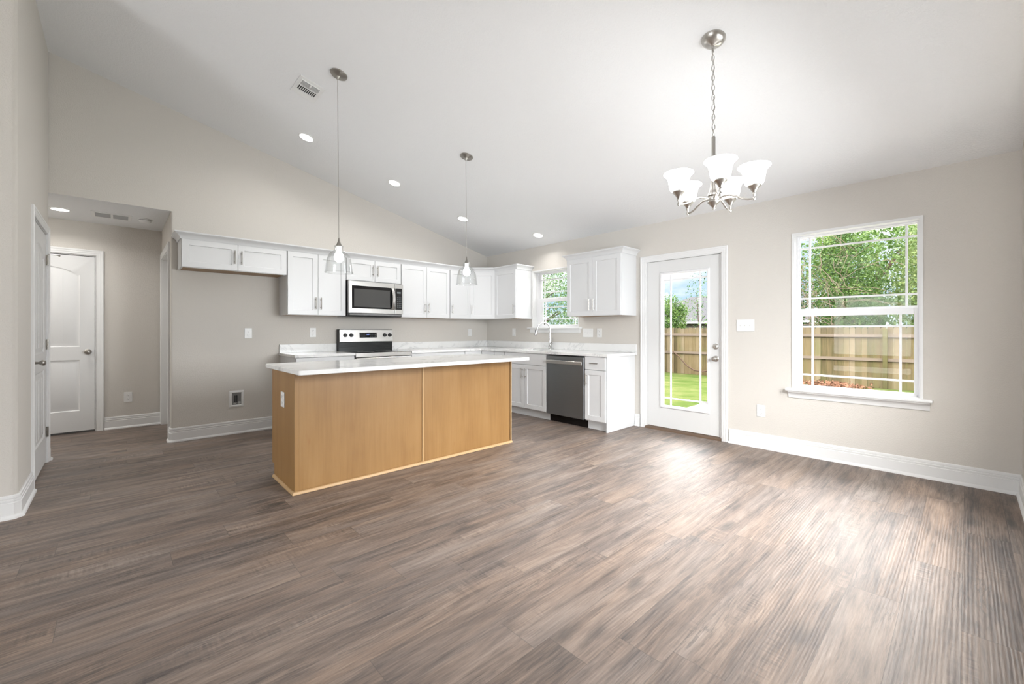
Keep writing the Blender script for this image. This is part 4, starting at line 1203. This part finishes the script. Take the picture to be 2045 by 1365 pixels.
# supply register on the slope
root = thing('air_vent', 'square white ceiling air vent with dark louvres', 'vent', on_ceiling(-3.540, -1.764, 0.0005), (0, TH, 0))
B().box(-0.105, 0.105, -0.152, 0.152, -0.006, 0.0, 0.003).done('face_plate', 'plastic', root)
box('duct_opening', 'slot', root, -0.080, 0.080, -0.105, 0.060, -0.0075, -0.0058)
b = B()
for i in range(6): b.box(-0.080, 0.080, -0.104+i*0.0125, -0.1005+i*0.0125, -0.010, -0.006)
b.box(-0.082, 0.082, -0.030, -0.020, -0.012, -0.006)
for i in range(11): b.box(-0.080+i*0.0152, -0.0748+i*0.0152, -0.020, 0.060, -0.009, -0.006)
for x in (-0.084, 0.076): b.box(x, x+0.008, -0.110, 0.066, -0.012, -0.006)
for y in (-0.112, 0.060): b.box(-0.084, 0.084, y, y+0.008, -0.012, -0.006)
b.box(-0.006, 0.006, -0.104, -0.070, -0.016, -0.006)
b.done('louvres', 'plastic', root)
# return grille and smoke alarm in the hall
root = thing('return_air_grille', 'white rectangular return air grille in the hall ceiling', 'vent', (-4.835, 0.690, HH-0.0005))
B().box(-0.165, 0.165, -0.145, 0.145, -0.006, 0.0, 0.002).done('face_plate', 'plastic', root)
for sx in (-0.072, 0.072):
    b = B()
    box('opening', 'gap', root, sx-0.062, sx+0.062, -0.10, 0.10, -0.0072, -0.0058)
    for i in range(16): b.box(sx-0.062, sx+0.062, -0.10+i*0.0127, -0.0945+i*0.0127, -0.009, -0.006)
    b.done('louvres', 'louvre', root)
root = thing('smoke_detector', 'round white smoke detector on the hall ceiling', 'smoke detector', (-4.557, 0.640, HH-0.0005))
B().lathe([(0, -0.010), (0.062, -0.010), (0.066, -0.006), (0.066, 0.0), (0, 0)], seg=32).done('base', 'plastic', root)
B().lathe([(0, -0.040), (0.035, -0.040), (0.050, -0.034), (0.056, -0.020), (0.058, -0.013), (0, -0.013)], seg=32).done('cover', 'plastic', root)
B().lathe([(0.057, -0.0132), (0.059, -0.0132), (0.059, -0.0102), (0.057, -0.0102)], seg=32, closed=True).done('vent_slot', 'slot', root)

# ------------------------------------------------------------------ pendants
def pendant(label, x, y, first=None):
    top = zc(x)
    root = thing('pendant_lamp', label, 'pendant lamp', (x, y, 0), group=None)
    b = B(); b.lathe([(0.0, -0.052), (0.006, -0.052), (0.010, -0.040), (0.016, -0.026), (0.030, -0.018), (0.052, -0.015), (0.058, -0.011), (0.066, -0.009), (0.068, -0.004), (0.068, 0.0), (0.0, 0.0)], seg=40)
    bmesh.ops.transform(b.bm, matrix=Matrix.Translation((0, 0, top-0.0005)) @ Matrix.Rotation(TH, 4, 'Y'), verts=b.bm.verts[:])
    b.done('canopy', 'darknickel', root)
    B().tube([(-0.012, 0, top-0.050), (0, 0, 1.955)], 0.0024, 8).done('cord', 'nickel', root)
    B().lathe([(0, 1.966), (0.0045, 1.966), (0.006, 1.955), (0.012, 1.930), (0.022, 1.905), (0.024, 1.897), (0, 1.897)], seg=24).done('cap', 'darknickel', root)
    B().lathe([(0, 1.897), (0.020, 1.897), (0.020, 1.868), (0.0165, 1.862), (0, 1.862)], seg=24).done('socket', 'plastic', root)
    # clear glass: narrow neck, rounded shoulder, straight bell
    out = [(0.026, 1.902), (0.037, 1.900), (0.038, 1.866), (0.043, 1.858), (0.064, 1.845), (0.082, 1.822), (0.094, 1.790), (0.101, 1.750), (0.106, 1.700), (0.110, 1.678)]
    inn = [(r-0.003, z-0.001) for r, z in reversed(out)]
    B().lathe(out+inn, seg=44, closed=True).done('glass_shade', 'seeded', root)
    B().lathe([(0.108, 1.681), (0.1125, 1.680), (0.1125, 1.675), (0.108, 1.674)], seg=44, closed=True).done('glass_rim', 'seeded', root)
    B().lathe([(0, 1.862), (0.014, 1.860), (0.018, 1.848), (0.030, 1.832), (0.0365, 1.812), (0.036, 1.795), (0.027, 1.776), (0.012, 1.767), (0, 1.766)], seg=28).done('bulb', 'bulb', root)
    return root
pendant('glass bell pendant lamp over the near end of the island, in front of the microwave', -3.437, -2.222)
pendant('glass bell pendant lamp over the far end of the island, near the corner', -2.119, -2.233)

# ------------------------------------------------------------------ chandelier
cx, cy = -2.079, -4.724
root = thing('chandelier', 'five-arm brushed nickel chandelier with lit frosted bell shades', 'chandelier', (cx, cy, 0))
top = zc(cx)
b = B(); b.lathe([(0.0, -0.052), (0.010, -0.050), (0.016, -0.044), (0.040, -0.036), (0.058, -0.022), (0.068, -0.008), (0.070, 0.0), (0.0, 0.0)], seg=40)
bmesh.ops.transform(b.bm, matrix=Matrix.Translation((0, 0, top-0.0005)) @ Matrix.Rotation(TH, 4, 'Y'), verts=b.bm.verts[:])
b.done('canopy', 'nickel', root)
b = B(); b.tube([(-0.011, 0, top-0.050), (-0.010, 0, top-0.066)], 0.009, 12)
b.torus(0.011, 0.0022, Matrix.Translation((-0.010, 0, top-0.076)))
b.done('loop', 'nickel', root)
b = B(); z = top-0.092; zend = 2.425; n = 17; st = (z-zend)/(n-1)
for i in range(n):
    f = i/(n-1)
    b.torus(0.0088, 0.0019, Matrix.Translation((-0.010*(1-f), 0, z-st*i)) @ Matrix.Rotation(math.radians(20) + (PI/2 if i % 2 else 0), 4, 'Z'), 14, 6, st*0.66/0.0088)
b.done('chain', 'nickel', root)
pts = []
for i in range(25):
    f = i/24; zz = top-0.06+(2.42-top+0.06)*f
    pts.append((-0.010*(1-f)+0.012*math.sin(f*14), 0.008*math.sin(f*14+1.0), zz))
B().tube(pts, 0.0018, 6).done('cord', 'nickel', root)
b = B(); b.torus(0.010, 0.0022, Matrix.Translation((0, 0, 2.408)))
b.lathe([(0, 2.400), (0.008, 2.400), (0.0115, 2.394), (0.0115, 2.140), (0.014, 2.132), (0.016, 2.110), (0.021, 2.075), (0.029, 2.048), (0.034, 2.040), (0.034, 2.032), (0.026, 2.028), (0, 2.028)], seg=28)
b.done('stem', 'nickel', root)
b = B(); b.lathe([(0, 2.028), (0.028, 2.028), (0.033, 2.022), (0.033, 2.004), (0.030, 1.998), (0.036, 1.992), (0.034, 1.986), (0.022, 1.975), (0.012, 1.962), (0.008, 1.955), (0.010, 1.950), (0.008, 1.944), (0, 1.942)], seg=28)
b.done('hub', 'nickel', root)
RA = 0.220
for i in range(5):
    a = math.radians(67)+i*2*PI/5
    d = Vector((math.cos(a), math.sin(a), 0))
    prof = [(0.030, 2.012), (0.060, 2.020), (0.090, 2.020), (0.125, 2.006), (0.155, 1.988), (0.185, 1.978), (0.210, 1.976), (RA, 1.978)]
    arm = B().tube([tuple(d*r+Vector((0, 0, z))) for r, z in prof], 0.0058, 10).done('arm', 'nickel', root)
    c = d*RA
    B().lathe([(0, 1.964), (0.005, 1.966), (0.0085, 1.973), (0.0085, 1.981), (0.005, 1.988), (0.0065, 1.996), (0.0095, 2.004), (0.008, 2.010), (0.014, 2.020), (0.024, 2.036), (0.033, 2.044), (0.036, 2.048), (0.036, 2.060), (0, 2.060)], (c.x, c.y, 0), 24).done('shade_holder', 'nickel', arm)
    out = [(0.033, 2.053), (0.047, 2.060), (0.054, 2.076), (0.058, 2.100), (0.062, 2.126), (0.070, 2.145), (0.082, 2.157), (0.089, 2.163), (0.087, 2.168)]
    inn = [(max(0.01, r-0.004), z+0.002) for r, z in reversed(out[:-1])]
    B().lathe(out+inn+[(0.002, 2.058)], (c.x, c.y, 0), 36).done('glass_shade', 'shade_lit', root)

# ------------------------------------------------------------------ outdoors
def gz(x): return -0.14-0.030*max(0.0, x)
b = B(); b.prism([(0.16, -30, gz(0.16)), (70, -30, gz(11.5)-0.1), (70, -30, -3), (0.16, -30, -3)], (0, 70, 0)); b.bm.free()
b = B()
xs = [0.165, 3, 6, 9, 11.5, 30, 80]
gr = [[b.bm.verts.new((x, y, -0.14-0.0300*min(x, 11.5))) for y in (-40, -20, -6, 0, 10, 40)] for x in xs]
for i in range(len(xs)-1):
    for j in range(5): b.bm.faces.new((gr[i][j], gr[i+1][j], gr[i+1][j+1], gr[i][j+1]))
struct(b.done('ground_lawn', 'grass'))
struct(B().box(0.165, 3.6, -6.5, -2.56, -0.3, -0.105, 0.01).done('patio_slab', 'concrete'))

def fence(name, label, p0, p1, ht, rails, posts, back=1):
    """board fence from p0 to p1; rails and posts on the house side"""
    p0, p1 = Vector(p0), Vector(p1); d = (p1-p0); L = d.length; d.normalize()
    nrm = Vector((d.y, -d.x, 0))*back         # towards the house
    root = thing(name, label, 'fence', (0, 0, 0))
    rng = random.Random(5)
    b = B(); n = int(L/0.142)
    for i in range(n):
        a = p0+d*(i*0.142); h = ht+rng.uniform(-0.015, 0.015); w = 0.139; t = 0.017
        m = Matrix(((d.x, nrm.x, 0, a.x), (d.y, nrm.y, 0, a.y), (0, 0, 1, a.z), (0, 0, 0, 1)))
        x0 = 0.002; x1 = w
        b.prism([m @ Vector(q) for q in ((x0, 0, 0), (x1, 0, 0), (x1, 0, h-0.03), (x1-0.03, 0, h), (x0+0.03, 0, h), (x0, 0, h-0.03))], nrm*t)
    b.done('board_panel', 'fence', root)
    m = Matrix(((d.x, nrm.x, 0, p0.x), (d.y, nrm.y, 0, p0.y), (0, 0, 1, p0.z), (0, 0, 0, 1)))
    for z in rails:
        B().box(0, L, 0.018, 0.056, z, z+0.088, mat=m).done('rail', 'rail', root)
    for s in posts:
        B().box(s-0.05, s+0.05, 0.057, 0.150, 0, ht-0.04, 0.006, mat=m).done('post', 'post', root)
    return root
gzf = -0.14-0.03*11.5
fence('wooden_fence', 'weathered pine board fence across the far side of the lawn', (11.5, 2.75, gzf-0.03), (11.5, -9.5, gzf-0.03), 1.82, (0.82, 1.52), (6.93, 10.5, 4.2, 0.06))
fence('wooden_fence', 'side run of board fence meeting the far fence at the yard corner', (0.6, 2.85, -0.25), (11.5, 2.85, gzf-0.05), 1.70, (0.80, 1.40), (3.0, 5.5, 8.0, 10.6))

def leaves(name, mat, parent, n, sampler, size, seed):
    rng = np.random.default_rng(seed)
    P = sampler(rng, n)
    n = len(P)
    u = rng.normal(size=(n, 3)); u /= np.linalg.norm(u, axis=1)[:, None]
    w = rng.normal(size=(n, 3)); v = np.cross(u, w); v /= np.linalg.norm(v, axis=1)[:, None]
    nn = np.cross(u, v)
    s = size*rng.uniform(0.6, 1.25, n)[:, None]
    a = P - u*s*0.5; c = P + u*s*0.5
    bq = P + v*s*0.27 + nn*s*0.08; dq = P - v*s*0.27 + nn*s*0.08
    V = np.empty((n*4, 3)); V[0::4] = a; V[1::4] = bq; V[2::4] = c; V[3::4] = dq
    me = bpy.data.meshes.new(name)
    me.vertices.add(n*4); me.vertices.foreach_set('co', V.ravel())
    me.loops.add(n*4); me.loops.foreach_set('vertex_index', np.arange(n*4, dtype=np.int32))
    me.polygons.add(n); me.polygons.foreach_set('loop_start', np.arange(0, n*4, 4, dtype=np.int32))
    me.update(); me.validate()
    me.materials.append(M[mat])
    o = bpy.data.objects.new(name, me); COL.objects.link(o)
    if parent: o.parent = parent
    return o
def blob(c, r, clumps, seed, spread=0.30, lim=1.08):
    cr = np.random.default_rng(seed+999)
    q = cr.normal(size=(clumps, 3)); q /= np.linalg.norm(q, axis=1)[:, None]
    q *= cr.uniform(0.35, 1.0, clumps)[:, None]**0.5
    def f(rng, n):
        k = rng.integers(0, clumps, n)
        p = q[k]+rng.normal(size=(n, 3))*spread
        p = p[np.linalg.norm(p, axis=1) < lim]
        return np.array(c)+p*np.array(r)
    return f
def tree(name, label, c, r, n, size, mat, seed, clumps=40, trunk=True, group=None, cat='tree', spread=0.30, lim=1.08, girth=1.0):
    zb = gzf
    root = thing(name, label, cat, (c[0], c[1], zb), group=group)
    cl = (0, 0, c[2]-zb)
    leaves('crown', mat, root, n, blob(cl, r, clumps, seed, spread, lim), size, seed)
    rng = random.Random(seed)
    b = B()
    b.tube([(0, 0, 0), (0.05, 0.03, (c[2]-zb)*0.5), (0.0, 0.1, (c[2]-zb)*1.1)], [0.13*girth, 0.10*girth, 0.05*girth], 10)
    for k in range(7):
        a = rng.uniform(0, 2*PI); z = (c[2]-zb)*rng.uniform(0.35, 0.95); l = rng.uniform(0.5, 0.9)
        b.tube([(0.02, 0.03, z), (math.cos(a)*r[0]*0.4*l, math.sin(a)*r[1]*0.4*l, z+0.35*r[2]*l), (math.cos(a)*r[0]*0.85*l, math.sin(a)*r[1]*0.85*l, z+0.55*r[2]*l)], [0.05*girth, 0.032*girth, 0.012*girth], 7)
    b.done('trunk', 'bark', root)
    return root
tree('tree', 'dense leafy tree filling the middle of the large window', (14.8, -2.75, 2.6), (1.6, 1.10, 2.7), 24000, 0.105, 'leaf', 1)
tree('tree', 'bright leafy tree at the right of the large window', (14.8, -5.20, 2.9), (1.6, 1.10, 2.8), 18000, 0.105, 'leaf3', 2)
tree('tree', 'darker leafy tree behind the tangled vines in the large window', (14.8, -0.32, 2.6), (1.6, 1.10, 2.7), 16000, 0.10, 'leaf2', 3)
tree('tree', 'tall tree rising behind the others beyond the fence in the large window', (19.4, -3.2, 4.2), (2.4, 3.4, 3.8), 15000, 0.18, 'leaf', 4, 60)
tree('tree', 'dense tree filling the sink window beyond the side fence', (6.4, 5.15, 2.2), (1.6, 1.7, 2.2), 30000, 0.07, 'leaf2', 6)
tree('tree', 'paler tree standing behind the sink window tree', (7.4, 9.4, 3.0), (2.4, 1.9, 3.4), 22000, 0.09, 'leaf', 7)
tree('tree', 'dark tree beyond the side fence at the right of the sink window', (10.2, 5.0, 2.3), (1.6, 1.6, 2.5), 18000, 0.08, 'leaf', 8)
tree('tree', 'round green tree above the fence at the left of the glass door', (20.0, 6.55, 2.0), (1.05, 0.66, 1.0), 6500, 0.11, 'leaf', 9, 16, spread=0.24, lim=1.5)
tree('tree', 'sparse sapling with thin leafy twigs at the right of the glass door', (12.5, 1.62, 2.45), (0.5, 0.55, 1.2), 560, 0.085, 'leaf2', 10, 30, girth=0.2)
# tangle of bare vines on the trees
root = thing('vine_tangle', 'bare tangled vines hanging at the left of the large window', 'vine', (12.35, -2.0, 1.2))
rng = random.Random(21)
b = B()
for k in range(90):
    y = rng.uniform(-1.05, 0.9); z = rng.uniform(0.0, 2.6); x = rng.uniform(-0.25, 0.5)
    p = [(x, y, z)]
    dy, dz = rng.uniform(-0.3, 0.3), rng.uniform(-0.25, 0.3)
    for j in range(9):
        dy += rng.uniform(-0.22, 0.22); dz += rng.uniform(-0.2, 0.16)
        l = math.hypot(dy, dz)+1e-3
        q = p[-1]
        p.append((q[0]+rng.uniform(-0.06, 0.06), q[1]+dy/l*0.19, q[2]+dz/l*0.19))
    b.tube(p, rng.uniform(0.0035, 0.0085), 5)
for y in (-0.7, -0.1, 0.5):
    b.tube([(0.1, y, gzf-1.2), (0.12, y+0.05, -0.6), (0.1, y-0.05, 0.4), (0.15, y+0.1, 1.6)], [0.016, 0.013, 0.010, 0.006], 6)
b.done('stems', 'vine', root)
# long fallen vine leaning on the far fence
pts = [(11.28, 2.12, 0.37), (11.25, 1.85, 0.16), (11.22, 1.55, -0.14), (11.2, 1.25, -0.30), (11.2, 0.95, -0.33), (11.22, 0.6, -0.26), (11.25, 0.2, -0.02), (11.3, -0.2, 0.30)]
o = B().tube(pts, [0.020, 0.024, 0.026, 0.026, 0.026, 0.024, 0.022, 0.018], 8).done('fallen_vine', 'bark')
tag(o, 'long curved brown vine leaning against the far fence, seen through the glass door', 'vine')
o = leaves('pine_needles', 'needle', None, 900, lambda r, n: np.stack([10.8+np.clip(r.normal(size=n)*0.22, -0.5, 0.42), -3.0+r.normal(size=n)*0.40, gzf+0.04+np.abs(r.normal(size=n))*0.05], 1), 0.09, 31)
tag(o, 'heap of dry brown needles at the foot of the fence in the large window', 'pine needles', kind='stuff')
# neighbour's house
root = thing('neighbour_house', 'neighbouring house with pale grey hipped roof beyond the fence', 'house', (44, 13.4, -0.6))
B().box(-5, 5, -9, 9, 0, 2.72).done('wall', 'stucco', root)
b = B()
v = [b.bm.verts.new(p) for p in ((-5.6, -9.6, 2.70), (5.6, -9.6, 2.70), (5.6, 9.6, 2.70), (-5.6, 9.6, 2.70), (-0.6, 0.0, 5.75), (0.6, 3.0, 5.75))]
for f in ((0, 1, 4), (1, 5, 4), (1, 2, 5), (2, 3, 5), (3, 4, 5), (3, 0, 4), (0, 3, 2, 1)): b.bm.faces.new([v[i] for i in f])
b.done('roof', 'rooftile', root)
B().sweep([(-5.62, 9.62, 2.55), (-5.62, -9.62, 2.55), (5.62, -9.62, 2.55)], [(0, 0), (-0.03, 0), (-0.03, 0.17), (0, 0.17)], (0, 0, 1)).done('fascia', 'trim', root)
